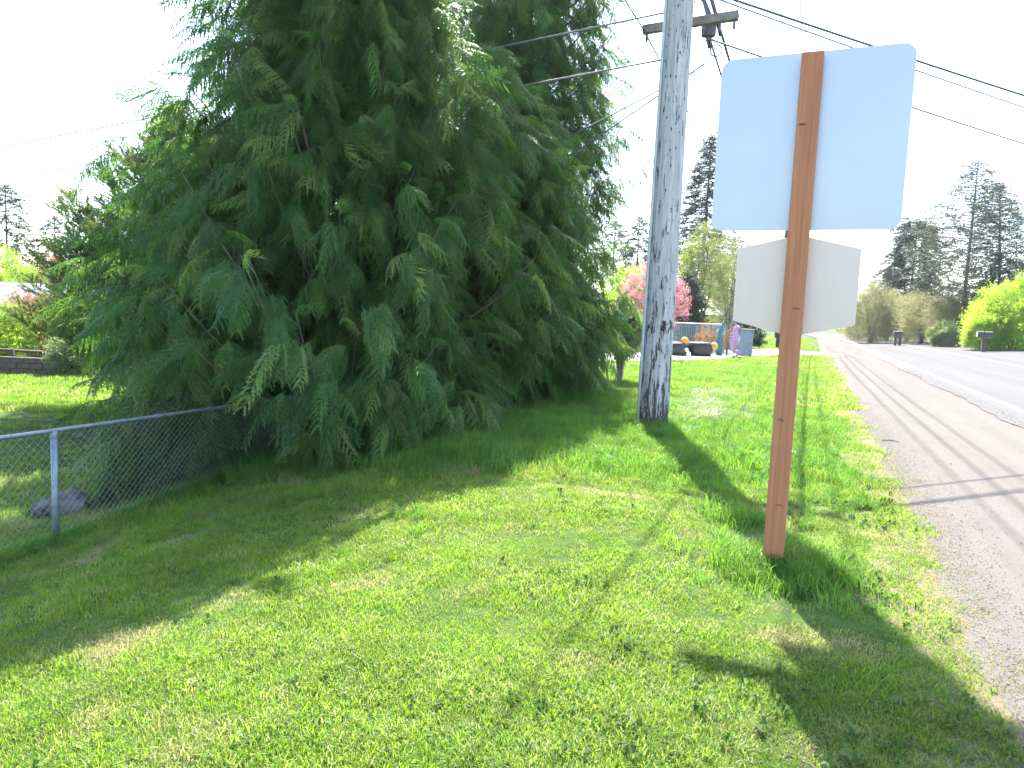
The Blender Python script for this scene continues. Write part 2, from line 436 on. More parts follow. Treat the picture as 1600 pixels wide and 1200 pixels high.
def scatter(name, pts, key, protos, parent=None):
    """pts: list of (pos, euler, scale). One object holding all of it."""
    me = bpy.data.meshes.new(name); me.from_pydata([tuple(p[0]) for p in pts], [], [])
    a = me.attributes.new('rot', 'FLOAT_VECTOR', 'POINT'); a.data.foreach_set('vector', [c for p in pts for c in p[1]])
    a = me.attributes.new('scl', 'FLOAT', 'POINT'); a.data.foreach_set('value', [p[2] for p in pts])
    a = me.attributes.new('idx', 'INT', 'POINT'); a.data.foreach_set('value', [random.randrange(len(protos)) for p in pts])
    o = bpy.data.objects.new(name, me); C.objects.link(o)
    if parent: o.parent = parent; o['kind'] = 'stuff'
    for p in protos[:1]: me.materials.append(p.data.materials[0])
    md = o.modifiers.new('leaves', 'NODES'); md.node_group = gn_group(key, protos)
    return o

def frond(seed, L=.75, n=13, sl=.30, sub=5, w=.011, droop=.35):
    r = random.Random(seed); mb = MB()
    def pos(t): return Vector((L*t, .03*math.sin(t*5+seed), -droop*L*t*t))
    pts = [pos(i/6) for i in range(7)]; mb.tube(pts, [.006*(1-.7*i/6) for i in range(7)], 3, False)
    for i in range(n):
        t = .1+.9*i/(n-1); b = pos(t)
        for s in (-1, 1):
            l = sl*(1-.62*t)*min(1, .45+t*2.2)*r.uniform(.75, 1.2)
            an = s*R_(r.uniform(30, 55)); d = Vector((math.cos(an), math.sin(an), r.uniform(-.25, .1)))
            side = Vector((-d.y, d.x, 0)).normalized()
            dr = r.uniform(.8, 1.7)
            def q(u, d=d, b=b, l=l, dr=dr): return b+d*(l*u)+Vector((0, 0, -dr*l*u*u))
            p0, p1, p2 = q(0), q(.5), q(1)
            mb.quad(p0-side*w*.4, p0+side*w*.4, p1+side*w*.5, p1-side*w*.5); mb.tri(p1-side*w*.5, p1+side*w*.5, p2)
            for k in range(sub):
                u = .2+.75*k/sub; bb = q(u)
                for s2 in (-1, 1):
                    ll = l*.42*(1-.45*u)*r.uniform(.7, 1.25)
                    dd = (d*math.cos(R_(38))+side*(s2*math.sin(R_(38)))+Vector((0, 0, -.45*u-.25*r.random()))).normalized()
                    sd_ = Vector((-dd.y, dd.x, r.uniform(-.5, .5))).normalized()*w*.55
                    mb.tri(bb-sd_, bb+sd_, bb+dd*ll)
    return mb
def needle_sprig(seed, L=.5, n=60, nl=.075, w=.006, tw=7):
    """pine twig with needle tufts"""
    r = random.Random(seed); mb = MB()
    stems = [(Vector((0, 0, 0)), Vector((1, 0, .25)).normalized(), L)]
    for i in range(tw):
        t = .2+.7*i/tw; s = 1 if i % 2 else -1
        stems.append((Vector((L*t, 0, L*t*.25)), Vector((.8, s*.7, r.uniform(-.1, .5))).normalized(), L*.45*(1-.4*t)))
    for b, d, l in stems:
        mb.tube([b, b+d*l], [.005, .003], 3, False)
        for i in range(int(n*l/L)+6):
            t = r.uniform(.25, 1.0); p = b+d*l*t
            v = (d*.8+Vector((r.gauss(0, .6), r.gauss(0, .6), r.gauss(0, .6)))).normalized()
            sd_ = v.orthogonal().normalized()*w
            mb.tri(p-sd_, p+sd_, p+v*nl*r.uniform(.7, 1.2))
    return mb
def leaf_spray(seed, L=.5, n=40, ls=.05, spread=.5, twigs=6):
    """leafy twig cluster"""
    r = random.Random(seed); mb = MB()
    for i in range(twigs):
        d = Vector((1, r.uniform(-1, 1)*spread*1.4, r.uniform(-1, 1)*spread*1.2)).normalized(); l = L*r.uniform(.6, 1)
        b = Vector((L*.15*r.random(), 0, 0)); mb.tube([b, b+d*l*.5+Vector((0, 0, .02)), b+d*l], [.005, .004, .002], 3, False)
        for k in range(n//twigs):
            t = r.uniform(.2, 1.05); p = b+d*l*t+Vector((r.gauss(0, .03), r.gauss(0, .03), r.gauss(0, .03)))*L*2
            a = Vector((r.gauss(0, 1), r.gauss(0, 1), r.gauss(0, 1))).normalized(); c = a.orthogonal().normalized(); s = ls*r.uniform(.6, 1.3)
            mb.quad(p, p+a*s*.5+c*s*.28, p+a*s, p+a*s*.5-c*s*.28)
    return mb
def far_bough(seed, L=1.6, n=70, w=.10, ln=.35, droop=.15):
    """flat conifer bough with clumps of needle strips, for trees seen at a distance"""
    r = random.Random(seed); mb = MB()
    mb.tube([(0, 0, 0), (L*.5, 0, -.02), (L, 0, -droop*L)], [.025, .018, .008], 3, False)
    for i in range(n):
        t = r.uniform(.12, 1.02); wd = (1-t*.75)*.34*L
        p = Vector((L*t, r.uniform(-1, 1)*wd, -droop*L*t*t+r.gauss(0, .04)))
        a = Vector((r.uniform(.2, 1), (1 if p.y > 0 else -1)*r.uniform(.1, .9), r.uniform(-.5, .25))).normalized()
        c = Vector((-a.y, a.x, r.uniform(-.6, .6))).normalized(); l = ln*r.uniform(.5, 1.1)
        mb.tri(p-c*w*.4, p+c*w*.4, p+a*l); mb.tri(p+a*l*.2-c*w*.5, p+a*l*.5+c*w*.6, p+a*l*.9+c*w*.1)
    return mb
def tuft(seed, n, h, w, rad, bend=.5, segs=2):
    r = random.Random(seed); mb = MB()
    for i in range(n):
        a = r.uniform(0, 2*PI); q = rad*math.sqrt(r.random()); b = Vector((q*math.cos(a), q*math.sin(a), -.01))
        hh = h*r.uniform(.45, 1.15); la = r.uniform(0, 2*PI); ld = Vector((math.cos(la), math.sin(la), 0)); be = bend*r.uniform(.2, 1.3)
        fa = r.uniform(0, 2*PI); sd_ = Vector((math.cos(fa), math.sin(fa), 0))*w*.5*r.uniform(.7, 1.3)
        p1 = b+Vector((0, 0, hh*.55))+ld*hh*be*.25; p2 = b+Vector((0, 0, hh*(1-.35*be)))+ld*hh*be*.8
        mb.quad(b-sd_, b+sd_, p1+sd_*.85, p1-sd_*.85); mb.tri(p1-sd_*.85, p1+sd_*.85, p2)
    return mb
def rosette(seed, n=9, s=.05):
    r = random.Random(seed); mb = MB()
    for i in range(n):
        a = r.uniform(0, 2*PI); d = Vector((math.cos(a), math.sin(a), 0)); e = Vector((-d.y, d.x, 0)); l = s*r.uniform(.7, 1.3); b = d*s*r.uniform(0, .6)
        z = Vector((0, 0, 1)); h = r.uniform(.015, .045)
        mb.quad(b+z*.005, b+d*l*.5+e*l*.3+z*h, b+d*l+z*h*.8, b+d*l*.5-e*l*.3+z*h)
    return mb

FRONDS = [proto('cedar_frond', frond(i+1, .56, 11, .22, 4, .0150, .3+.25*(i % 3)), M_CEDAR) for i in range(5)]
SPRIGS = [proto('pine_sprig', needle_sprig(i+20), M_PINE) for i in range(3)]
BOUGHS = [proto('conifer_bough', far_bough(i+40), M_FARCON) for i in range(4)]
BOUGHO = [proto('spruce_bough', far_bough(i+50, 1.6, 40, .07, .30, .22), M_OPENC) for i in range(4)]
def leaves(nm, mat, seed, **k): return [proto(nm, leaf_spray(seed+i, **k), mat) for i in range(3)]
L_OLIVE = leaves('olive_spray', M_OLIVE, 60, L=.8, n=60, ls=.055, spread=.7, twigs=9)
L_LOL = leaves('light_olive_spray', M_LOL, 140, L=.7, n=60, ls=.06)
L_FRESH = leaves('fresh_spray', M_FRESH, 70, L=.7, n=70, ls=.08)
L_SHRUB = leaves('shrub_spray', M_SHRUB, 80, L=.32, n=60, ls=.042, spread=.6)
L_PINK = leaves('blossom_spray', M_PINK, 90, L=.55, n=80, ls=.055, spread=.35)
L_ORANGE = leaves('rust_spray', M_ORANGE, 100, L=.8, n=80, ls=.07, spread=.6)
L_DARK = leaves('dark_spray', M_DARKSH, 110, L=.5, n=70, ls=.08)
L_WOOD = leaves('wood_spray', M_WOOD, 120, L=2.6, n=80, ls=.5, spread=.8)
L_HAZEL = leaves('willow_spray', M_FRESH, 130, L=.75, n=110, ls=.07, spread=.4)

U = random.uniform
# ------------------------------------------------------------------ big cedars
F1x, F1y, FDx, FDy = -4.26, 6.6, .39, .92      # fence line: foliage stays behind it
def cedar(base, H, prof, nl, label, seed, spr=22, trunk_r=.22, left=False):
    random.seed(seed)
    t = empty('cedar_tree', base, label, 'tree', 'evergreens standing close together by the fence')
    def rad(z):
        for (z0, r0), (z1, r1) in zip(prof, prof[1:]):
            if z <= z1: return r0+(r1-r0)*(z-z0)/(z1-z0)
        return prof[-1][1]
    mb = MB(); mb.tube([(0, 0, -.2), (.03, 0, H*.3), (-.03, .02, H*.65), (0, 0, H*.98)], [trunk_r, trunk_r*.8, trunk_r*.45, .02], 9)
    lb = MB(); pts = []
    for i in range(nl):
        zt = H*(i+U(0, 1))/nl           # height of the tip
        zt = .15+zt*.97
        a = i*2.39996+U(-.4, .4)
        lump = 1+.13*math.sin(a*3+zt*.8+seed)+.09*math.sin(a*5-zt*1.7)
        r = rad(zt)*U(.66, 1.10)*lump
        r *= 1+.22*max(0, math.sin(i*1.7))**6 if zt > .8 else 1
        if left and zt < 2.6: r *= 1+.24*max(0, math.cos(a+2.17))**2
        if r < .15: r = .15
        up = .25+.55*min(1, zt/3)       # rise over run
        zb = max(.1, zt-r*up*U(.6, 1.1))
        d = Vector((math.cos(a), math.sin(a), 0))
        sag = r*.10
        P = []
        for k in range(6):
            s = k/5; P.append(Vector((0, 0, zb))+d*r*s+Vector((0, 0, (zt-zb)*(s**1.25)-sag*math.sin(PI*s)*.6)))
        lb.tube(P, [.022*min(1, r/2)+.005-.0043*k for k in range(6)] if r > 1.2 else [.012-.0018*k for k in range(6)], 4, False)
        n = int(spr*(.35+.65*min(1, r/3.2)))
        side = Vector((-d.y, d.x, 0))
        nc = max(2, int(n/6))
        for c_ in range(nc):
            s = 1-.74*((c_+U(0, .9))/nc)**1.25
            f = s*5; j = min(4, int(f)); p0 = P[j].lerp(P[j+1], f-j)
            lat0 = (1 if c_ % 2 else -1)*U(.15, 1)*(.10+.40*(1-s)*r*.7+.06)
            ya0 = a+U(-.35, .35)+(.75 if lat0 > 0 else -.75)*min(1, abs(lat0)*1.3); rl0 = random.gauss(0, 22)
            p0 = p0+side*lat0+Vector((0, 0, U(-.18, .05)-abs(lat0)*.28))
            for q_ in range(5):
                p = p0+Vector((math.cos(ya0), math.sin(ya0), 0))*(-.085*q_+U(-.03, .03))+Vector((U(-.06, .06), U(-.06, .06), U(-.05, .03)-.015*q_))
                if p.z < .10: p.z = .10+U(0, .12)
                wx, wy = base[0]+p.x, base[1]+p.y
                if p.z+base[2] < .95 and wy < 10.1 and wx < -2.5 and (wx-F1x)*FDy-(wy-F1y)*FDx > -.46: continue
                yaw = ya0+(q_ % 3-1)*U(.25, .6)
                pitch = R_(8+q_*9+U(-8, 14))
                pts.append((p, (R_(rl0+random.gauss(0, 16)), pitch, yaw), U(.75, 1.15)*(.75 if zt > H*.85 else 1)))
        # upswept leading tip
        pts.append((P[5]-d*.3, (R_(random.gauss(0, 30)), R_(U(-35, 10)), a), U(.7, .95)))
    if left:            # long low limbs that reach the ground just behind the fence
        for i in range(26):
            s_ = .30+.68*i/26; off = U(.50, .95)
            e = Vector((F1x+FDx*3.55*s_-FDy*off-base[0], F1y+FDy*3.55*s_+FDx*off-base[1], U(.25, .95)))
            e.z += gz(e.x+base[0], e.y+base[1])-base[2]
            b_ = Vector((0, 0, U(.5, 1.6))); mid = b_.lerp(e, .55)+Vector((0, 0, .22))
            lb.tube([b_, mid, e], [.024, .016, .005], 4, False)
            dd = (e-b_).normalized(); a = math.atan2(dd.y, dd.x); side = Vector((-dd.y, dd.x, 0))
            for q_ in range(34):
                u = U(.35, 1); p = (mid.lerp(e, (u-.35)/.65))+side*U(-.45, .45)*(1.25-u)+Vector((0, 0, U(-.35, .08)))
                zg = gz(p.x+base[0], p.y+base[1])-base[2]; p.z = max(p.z, zg+.15)
                pts.append((p, (R_(random.gauss(0, 28)), R_(U(30, 85)), a+U(-1.2, 1.2)), U(.7, 1.05)))
    tr = mb.build('trunk', BARK, t, True)
    lb.build('limbs', BARKL, t, True)
    scatter('crown', pts, 'cedar_nodes', FRONDS, t)
    return t
cedar((-2.75, 11.6, gz(-2.75, 11.6)), 10.6, [(0, 2.85), (1.6, 3.2), (4.4, 2.8), (6.4, 1.85), (8.5, 1.25), (10.6, .15)], 640,
      'tallest dark green cedar with drooping feathery sprays behind the end of the chain link fence', 5, 36, .26, True)
cedar((-.1, 18.4, gz(-.1, 18.4)), 15.4, [(0, 2.0), (1.5, 2.2), (4, 2.35), (6, 2.65), (8.8, 2.4), (10.2, 1.85), (12, 1.2), (15.4, .15)], 560,
      'dark green cedar at the right end of the clump, nearest to the utility pole', 9, 30, .28)
cedar((0, 14.2, gz(0, 14.2)), 6.0, [(0, 1.45), (1.0, 1.75), (3, 1.5), (5, .8), (6, .15)], 330,
      'low broad cedar filling the gap in front between the two taller cedars', 12, 28, .16)

def conifer(name, base, H, r0, label, kind='dense', seed=1, trunk_from=0.0, n=None, group=None, bark=BARK, lean=0.0, z0=.08, sc=1.0, protos=None, key=None):
    random.seed(seed)
    t = empty(name, base, label, 'tree', group)
    tr = max(.08, H*.013)
    mb = MB(); mb.tube([(0, 0, -.3), (lean*.3, 0, H*.3), (lean*.65, 0, H*.65), (lean, 0, H)], [tr, tr*.8, tr*.5, .02], 7)
    pts = []; N = n or int(H*11)
    for i in range(N):
        u = i/N; z = H*(z0+(1-z0)*u**.9)
        a = i*2.39996+U(-.3, .3)
        if kind == 'spire': r = r0*(1-u)**.85+.15
        elif kind == 'open': r = r0*(.55+.6*math.sin(PI*min(1, u*1.05)))*(1-u**3*.75)*U(.6, 1.15)
        elif kind == 'pine': r = r0*(math.sin(PI*(.18+.78*u))**.6)*U(.7, 1.1)
        else: r = r0*(1-u)**.7+.25
        r *= U(.75, 1.12)*(1+.15*math.sin(a*2+u*9))
        up = {'spire': -.12, 'open': .30-.1*u, 'pine': .45, 'dense': .08}[kind]
        d = Vector((math.cos(a), math.sin(a), 0)); tip = Vector((0, 0, z+up*r))+d*r
        ax = Vector((lean*z/H, 0, 0))
        mb.tube([ax+Vector((0, 0, z)), ax+Vector((0, 0, z+up*r*.3))+d*r*.5, ax+tip], [tr*.22, tr*.15, .01], 3, False)
        s = .35 if kind != 'open' else .3
        step = .55*sc
        q = s*r
        while q < r:
            p = ax+Vector((0, 0, z+up*q*(q/r)))+d*q
            yaw = a+U(-.7, .7)
            pts.append((p, (R_(random.gauss(0, 25)), R_(U(-10, 30) if kind != 'open' else U(-25, 30)), yaw), sc*U(.45, .8)))
            q += step
        pts.append((ax+tip-d*.6*sc, (0, R_(-10), a), .5*sc))
    mb.build('trunk', bark, t, True)
    scatter('crown', pts, key or ('open_nodes' if kind == 'open' else 'bough_nodes'), protos or (BOUGHO if kind == 'open' else BOUGHS), t)
    return t
# pine whose boughs stick out left of the cedars
random.seed(31)
pb = Vector((-6.9, 15.2, 0)); pb.z = gz(pb.x, pb.y)
pt = empty('pine_tree', pb, 'bushy pine with upswept blue green boughs at the left edge of the cedars', 'tree', 'evergreens standing close together by the fence')
mb = MB(); mb.tube([(0, 0, -.2), (.1, 0, 3), (.35, 0, 5.0), (.4, 0, 6)], [.2, .16, .07, .02], 8); pts = []
for i in range(175):
    u = i/175; z = .35+5.0*u**.95; a = i*2.39996+U(-.3, .3)
    r = (2.75*(1-u)**.75+.35)*U(.7, 1.1)*(1+.12*math.sin(a*3+u*6)); up = .35+.35*u
    d = Vector((math.cos(a), math.sin(a), 0)); ax = Vector((.5*z/8, 0, 0))
    P = [ax+Vector((0, 0, z+up*r*(s**1.3)))+d*r*s for s in (0, .25, .5, .75, 1)]
    mb.tube(P, [.03, .024, .018, .012, .006], 4, False)
    for k in range(int(6+r*11)):
        s = 1-.75*random.random()**1.3; f = s*4; j = min(3, int(f)); p = P[j].lerp(P[j+1], f-j)
        side = Vector((-d.y, d.x, 0)); lat = U(-1, 1)*(.1+.45*(1-s)*r*.5+.15)
        p = p+side*lat+Vector((0, 0, U(-.12, .18)))
        pts.append((p, (U(-.5, .5), R_(U(-65, -5)), a+U(-.8, .8)+(.5 if lat > 0 else -.5)), U(.7, 1.15)))
mb.build('trunk', BARKG, pt, True)
scatter('crown', pts, 'pine_nodes', SPRIGS, pt)

# ------------------------------------------------------------------ background trees
GB = 'conifers along the far side of the road'
def top_z(px, py, d): return at(px, py, d).z
def con(px, top, d, rpx, label, **k):
    b = on(px, d); tp = at(px, top, d); b.x = tp.x; b.z = gz(b.x, d)   # the top gives the vertical line
    return conifer(k.pop('name', 'conifer_tree'), b, tp.z-b.z, rpx/FPX*d, label, **k)
con(1529, 252, 64, 84, 'tallest spruce with open sparse boughs right of the square sign, grey trunk showing', kind='open', seed=11, n=220, z0=.16, sc=1.25, name='spruce_tree', group=GB, bark=BARKG)
con(1588, 290, 68, 66, 'tall sparse spruce cut by the right edge of the view', kind='open', seed=12, n=190, z0=.2, sc=1.2, name='spruce_tree', group=GB, bark=BARKG, lean=-1.5)
con(1566, 395, 60, 30, 'dark narrow conifer standing between the two tall spruces at the right', kind='dense', seed=13, group=GB)
con(1598, 410, 63, 30, 'dark conifer behind the bright green bush at the right edge', kind='dense', seed=14, group=GB)
con(1434, 346, 84, 40, 'blue green conifer with a rounded head above the olive roadside shrubs', kind='pine', seed=15, z0=.25, n=230, sc=1.25, group=GB)
con(1400, 392, 90, 22, 'slim conifer just left of the rounded blue green one', kind='dense', seed=16, group=GB)
con(1378, 420, 98, 28, 'low spreading conifer at the left end of the roadside row', kind='dense', seed=17, group=GB)
con(1452, 430, 80, 34, 'squat dark conifer under the round headed one', kind='dense', seed=18, group=GB)
con(1490, 440, 72, 36, 'squat conifer left of the tallest spruce trunk', kind='dense', seed=19, group=GB)
con(1350, 470, 130, 22, 'small far conifer above the end of the road', kind='dense', seed=20, group=GB)
con(1112, 212, 75, 78, 'lone spire shaped fir between the utility pole and the square sign', kind='spire', seed=21, n=300, z0=.1, sc=1.25, name='fir_tree')
GC = 'conifers in the distance behind the cedars'
con(1000, 338, 60, 36, 'conifer just left of the utility pole, its top above the pink blossom', kind='dense', seed=22, group=GC)
con(962, 345, 66, 32, 'conifer partly hidden by the right side of the cedars', kind='dense', seed=23, group=GC)
con(1035, 400, 64, 34, 'low conifer behind the utility pole', kind='dense', seed=24, group=GC)
con(8, 288, 55, 48, 'tall far conifer cut by the left edge of the view', kind='dense', seed=25, group=GC)
con(85, 336, 58, 38, 'far conifer second from the left edge', kind='dense', seed=26, group=GC)
con(152, 325, 62, 26, 'thin far conifer seen just left of the pine boughs', kind='dense', seed=27, group=GC)
con(-60, 300, 60, 50, 'far conifer beyond the left edge', kind='dense', seed=28, group=GC)

def bush(name, base, w, h, protos, key, label, cat='shrub', seed=1, n=400, stems=6, bark=BARKG, ground_gap=.0, group=None, sc=1.0, depth=None, vase=.5):
    random.seed(seed); t = empty(name, base, label, cat, group)
    d = depth or w; lb = MB(); pts = []
    tips = []
    for i in range(stems):
        a = 2*PI*i/stems+U(-.5, .5); q = Vector((math.cos(a)*w, math.sin(a)*d, 0))
        e = q*U(.45, .85)*vase*2*.5+Vector((0, 0, h*U(.6, .92)))
        mid = q*.16+Vector((0, 0, h*.3)); b = q*.05
        lb.tube([b+Vector((0, 0, -.1)), mid, (mid+e)*.5+Vector((U(-.1, .1), U(-.1, .1), 0))*w, e], [h*.016, h*.012, h*.008, h*.003], 4, False)
        for k in range(5):
            s = U(.35, .95); p = mid.lerp(e, s); aa = U(0, 2*PI); o = Vector((math.cos(aa)*w, math.sin(aa)*d, h*.5*U(0, 1)))*U(.2, .45)
            lb.tube([p, p+o*.5+Vector((0, 0, .04*h)), p+o], [h*.006, h*.004, h*.0015], 3, False)
    for i in range(n):
        while True:
            u = Vector((U(-1, 1), U(-1, 1), U(-1, 1)))
            if .3 < u.length < 1: break
        k = 1+.16*math.sin(u.x*5+seed)+.14*math.sin(u.y*6+u.z*5+seed*2)
        hc = ground_gap+(h-ground_gap)*.5
        p = Vector((u.x*w*k*(1-.2*max(0, u.z)), u.y*d*k, hc+u.z*k*(h-ground_gap)*.5))
        if p.z < ground_gap: p.z = ground_gap+U(0, .3)*h
        dd = Vector((u.x, u.y, u.z+.5)).normalized()
        yaw = math.atan2(dd.y, dd.x)+U(-.6, .6); pitch = -math.asin(max(-1, min(1, dd.z)))+U(-.5, .5)
        pts.append((p-dd*.15*sc, (U(-1, 1), pitch, yaw), sc*U(.6, 1.15)))
    lb.build('stems' if stems > 1 else 'trunk', bark, t, True)
    scatter('crown', pts, key, protos, t)
    return t
def bs(px, bot, top, rpx, d, *a, **k):
    b = on(px, d); tp = at(px, top, d); b.x = tp.x; b.z = gz(b.x, d)
    return bush(k.pop('name', 'shrub'), b, rpx/FPX*d, tp.z-b.z, *a, **k)
GR = 'olive shrubs along the far side of the road'
bs(1368, 525, 446, 36, 78, L_OLIVE, 'olive_nodes', 'olive budding shrub at the left end of the roadside row', seed=41, n=700, sc=1.5, group=GR)
bs(1412, 525, 462, 26, 76, L_OLIVE, 'olive_nodes', 'low olive shrub behind the pair of small mailboxes', seed=42, n=420, sc=1.3, group=GR)
bs(1446, 528, 458, 30, 70, L_OLIVE, 'olive_nodes', 'olive shrub with several dark stems in the middle of the roadside row', seed=43, n=520, sc=1.4, group=GR)
bs(1492, 530, 462, 34, 64, L_OLIVE, 'olive_nodes', 'wide olive shrub in front of the tallest spruce', seed=44, n=620, sc=1.3, group=GR)
bs(1340, 522, 480, 22, 95, L_OLIVE, 'olive_nodes', 'farthest olive shrub close to the end of the road', seed=45, n=350, sc=1.6, group=GR)
bs(1478, 535, 505, 26, 60, L_SHRUB, 'shrub_nodes', 'knee high green bramble at the road edge left of the big mailbox', seed=46, n=700, sc=1.6, stems=4)
bs(1592, 545, 448, 56, 50, L_HAZEL, 'hazel_nodes', 'large bright yellow green bush beside the big mailbox', seed=47, n=1100, sc=1.25, depth=3.2)
bs(1545, 545, 492, 26, 49.5, L_HAZEL, 'hazel_nodes', 'smaller bright green bush touching the big mailbox', seed=48, n=500, sc=1.0)
# centre
bs(1100, 510, 362, 48, 42, L_LOL, 'lol_nodes', 'tall light green leafy tree behind the chain link garden fence', cat='tree', name='leafy_tree', seed=51, n=620, sc=1.0, stems=5, ground_gap=1.6, group=None)
bs(1148, 510, 378, 40, 45, L_OLIVE, 'olive_nodes', 'twiggy bare grey tree left of the lower sign', cat='tree', name='twiggy_tree', seed=52, n=520, sc=.9, stems=9, ground_gap=.8)
bs(1080, 508, 428, 22, 39, L_DARK, 'dark_nodes', 'dark evergreen shrub right of the pink blossom', seed=53, n=420)
bs(1152, 515, 470, 24, 47, L_DARK, 'dark_nodes', 'low dark shrub behind the seahorse statue', seed=54, n=380)
bs(1022, 505, 424, 48, 31, L_PINK, 'pink_nodes', 'flowering tree covered with pink blossom behind the utility pole', cat='tree', name='blossom_tree', seed=55, n=430, stems=5, ground_gap=1.3)
bs(985, 515, 415, 34, 36, L_FRESH, 'fresh_nodes', 'light green shrub left of the pink blossom', seed=56, n=500, sc=.8)
bs(1018, 540, 470, 34, 39, L_SHRUB, 'shrub_nodes', 'green shrubbery below the pink blossom', seed=57, n=900, sc=1.5)
bs(975, 600, 472, 36, 17.5, L_SHRUB, 'shrub_nodes', 'pale leaved shrub with bare lower stems between the cedars and the utility pole', name='multi_stem_shrub', seed=58, n=700, sc=1.2, stems=11, ground_gap=.62, bark=BARKP)
bs(1182, 532, 513, 15, 50, L_DARK, 'dark_nodes', 'small clipped bush on the far lawn beside the grey bin', seed=59, n=200, sc=.8)
bs(1110, 546, 512, 20, 35.3, L_ORANGE, 'rust_nodes', 'straw coloured ornamental clump in front of the garden fence', seed=60, n=90, sc=.6)
bs(1138, 548, 512, 9, 34.6, L_ORANGE, 'rust_nodes', 'small brown plant between the teal sculpture and the seahorse', seed=61, n=40, sc=.5)
# left
GL = 'rusty twiggy hedge shrubs in the left yard'
bs(60, 560, 462, 52, 27, L_ORANGE, 'rust_nodes', 'large rust coloured twiggy shrub in front of the pale roof', seed=62, n=500, sc=.9, group=GL)
bs(150, 560, 455, 50, 29, L_ORANGE, 'rust_nodes', 'rust coloured twiggy shrub partly behind the pine boughs', seed=63, n=500, sc=.9, group=GL)
bs(98, 470, 408, 46, 44, L_ORANGE, 'rust_nodes', 'rust coloured treetop rising behind the pale roof', seed=64, n=450, sc=1.0, group=GL)
bs(12, 480, 398, 50, 42, L_FRESH, 'fresh_nodes', 'light green tree behind the left part of the pale roof', cat='tree', name='leafy_tree', seed=65, n=600)
bs(-5, 560, 478, 40, 25, L_FRESH, 'fresh_nodes', 'light green shrub at the left edge above the yard wall', seed=66, n=500, sc=.8)
bs(120, 590, 520, 40, 23.5, L_SHRUB, 'shrub_nodes', 'low green shrub at the far side of the left lawn', seed=67, n=600, sc=1.3)
bs(-70, 590, 500, 50, 24, L_SHRUB, 'shrub_nodes', 'green shrub beyond the left edge of the view', seed=68, n=500, sc=1.4)
# far wood that closes the horizon
random.seed(77); pts = []
for i in range(5200):
    a = U(-1.25, 1.25); dist = 150+50*random.random()**.6+18*math.sin(a*9)
    x = math.sin(a)*dist*1.2; y = math.cos(a)*dist*1.1+20
    hgt = (6+3.0*math.sin(a*23)+2.5*math.sin(a*41+1)+2*math.sin(a*9+2))*(.75 if x > 20 else 1)
    if -1 < offs(x, y) < 17: continue
    pts.append((Vector((x, y, gz(x, y)+U(0, 1)**.8*hgt)), (U(-1, 1), U(-1.2, .2), U(0, 6.28)), U(.8, 1.5)))
o = scatter('distant_wood', pts, 'wood_nodes', L_WOOD); tag(o, 'far off line of mixed trees along the horizon', 'wood', kind='stuff')

# ------------------------------------------------------------------ utility poles
def bolt_pt(c, r, az): return Vector((c.x+r*math.cos(az), c.y+r*math.sin(az), 0))
PB = ground(1020, 667); PB.z = gz(PB.x, PB.y)
def sub(mb, name, mat, par, **k): return mb.build(name, mat, par, **k)
up = empty('utility_pole', PB, 'weathered whitewashed wooden utility pole with a burnt looking splintered foot, nearest to the camera', 'utility pole', 'wooden utility poles along the road')
mb = MB(); zz = [-.6+i*.32 for i in range(41)]
prof = []; random.seed(5)
K = 40; n0 = 0
for i, z in enumerate(zz):
    r = .222-.0052*max(0, z)
    for j in range(K):
        t = 2*PI*j/K; q = r*(1+.012*math.sin(t*7+z*.3)+.008*math.sin(t*17)+.004*math.sin(z*3+t*2))
        mb.v.append((q*math.cos(t)+.03*(z/12), q*math.sin(t), z))
for i in range(len(zz)-1):
    for j in range(K): mb.f.append((i*K+j, i*K+(j+1) % K, (i+1)*K+(j+1) % K, (i+1)*K+j))
mb.f.append(tuple((len(zz)-1)*K+j for j in range(K)))
mb.build('shaft', POLE, up, True)
vdir = Vector((PB.x, PB.y, 0)).normalized(); vs = Vector((vdir.y, -vdir.x, 0))   # away from camera, and to the right
def on_pole(side, z, extra=0.0):
    """point on the pole skin; side -1..1 across as seen from the lawn"""
    r = .222-.0052*z+extra; s = side; return vs*(r*s)-vdir*(r*math.sqrt(max(0, 1-s*s)))+Vector((.03*z/12, 0, z))
mb = MB()
mb.tube([on_pole(-.93, z, .022) for z in (0, 1.2, 2.5, 4, 5.5, 7, 9)], .024, 6)
mb.build('ground_wire_moulding', plain('pale_grey_moulding', (.50, .50, .50), .6, 0, .15), up, True)
mb = MB(); mb.tube([on_pole(-.985, z, .012) for z in (.3, 2.5, 5.5, 9)], .009, 5); mb.build('ground_wire', CABLE, up, True)
for s_, z_ in ((-.35, 1.18), (.02, .95), (-.1, .32)):
    mb = MB(); c = on_pole(s_, z_, .004); mb.tube([c, c-vdir*.014], .014, 8); mb.build('nail_tag', GALV, up)
for k in range(34):
    mb = MB(); c = on_pole(U(-.8, .8), U(.5, 6.2), .0); mb.tube([c+vdir*.01, c-vdir*.012], .0055, 5); mb.build('nail', STEELD, up)
# torn splinters at the foot
mb = MB()
for k in range(26):
    s_ = U(-.9, .9); z_ = U(0, .55); c = on_pole(s_, z_); e = c-vdir*U(.01, .04)+Vector((U(-.02, .02), 0, U(.06, .2)))
    mb.tri(c-vs*.008, c+vs*.008, e)
for k in range(16):
    s_ = U(-.7, .7); z_ = 1.48+U(-.12, .12); c = on_pole(s_, z_); mb.tri(c-vs*.008, c+vs*.008, c-vdir*.025+Vector((U(-.02, .02), 0, U(-.09, .06))))
mb.build('splinters', BARK, up)['kind'] = 'stuff'

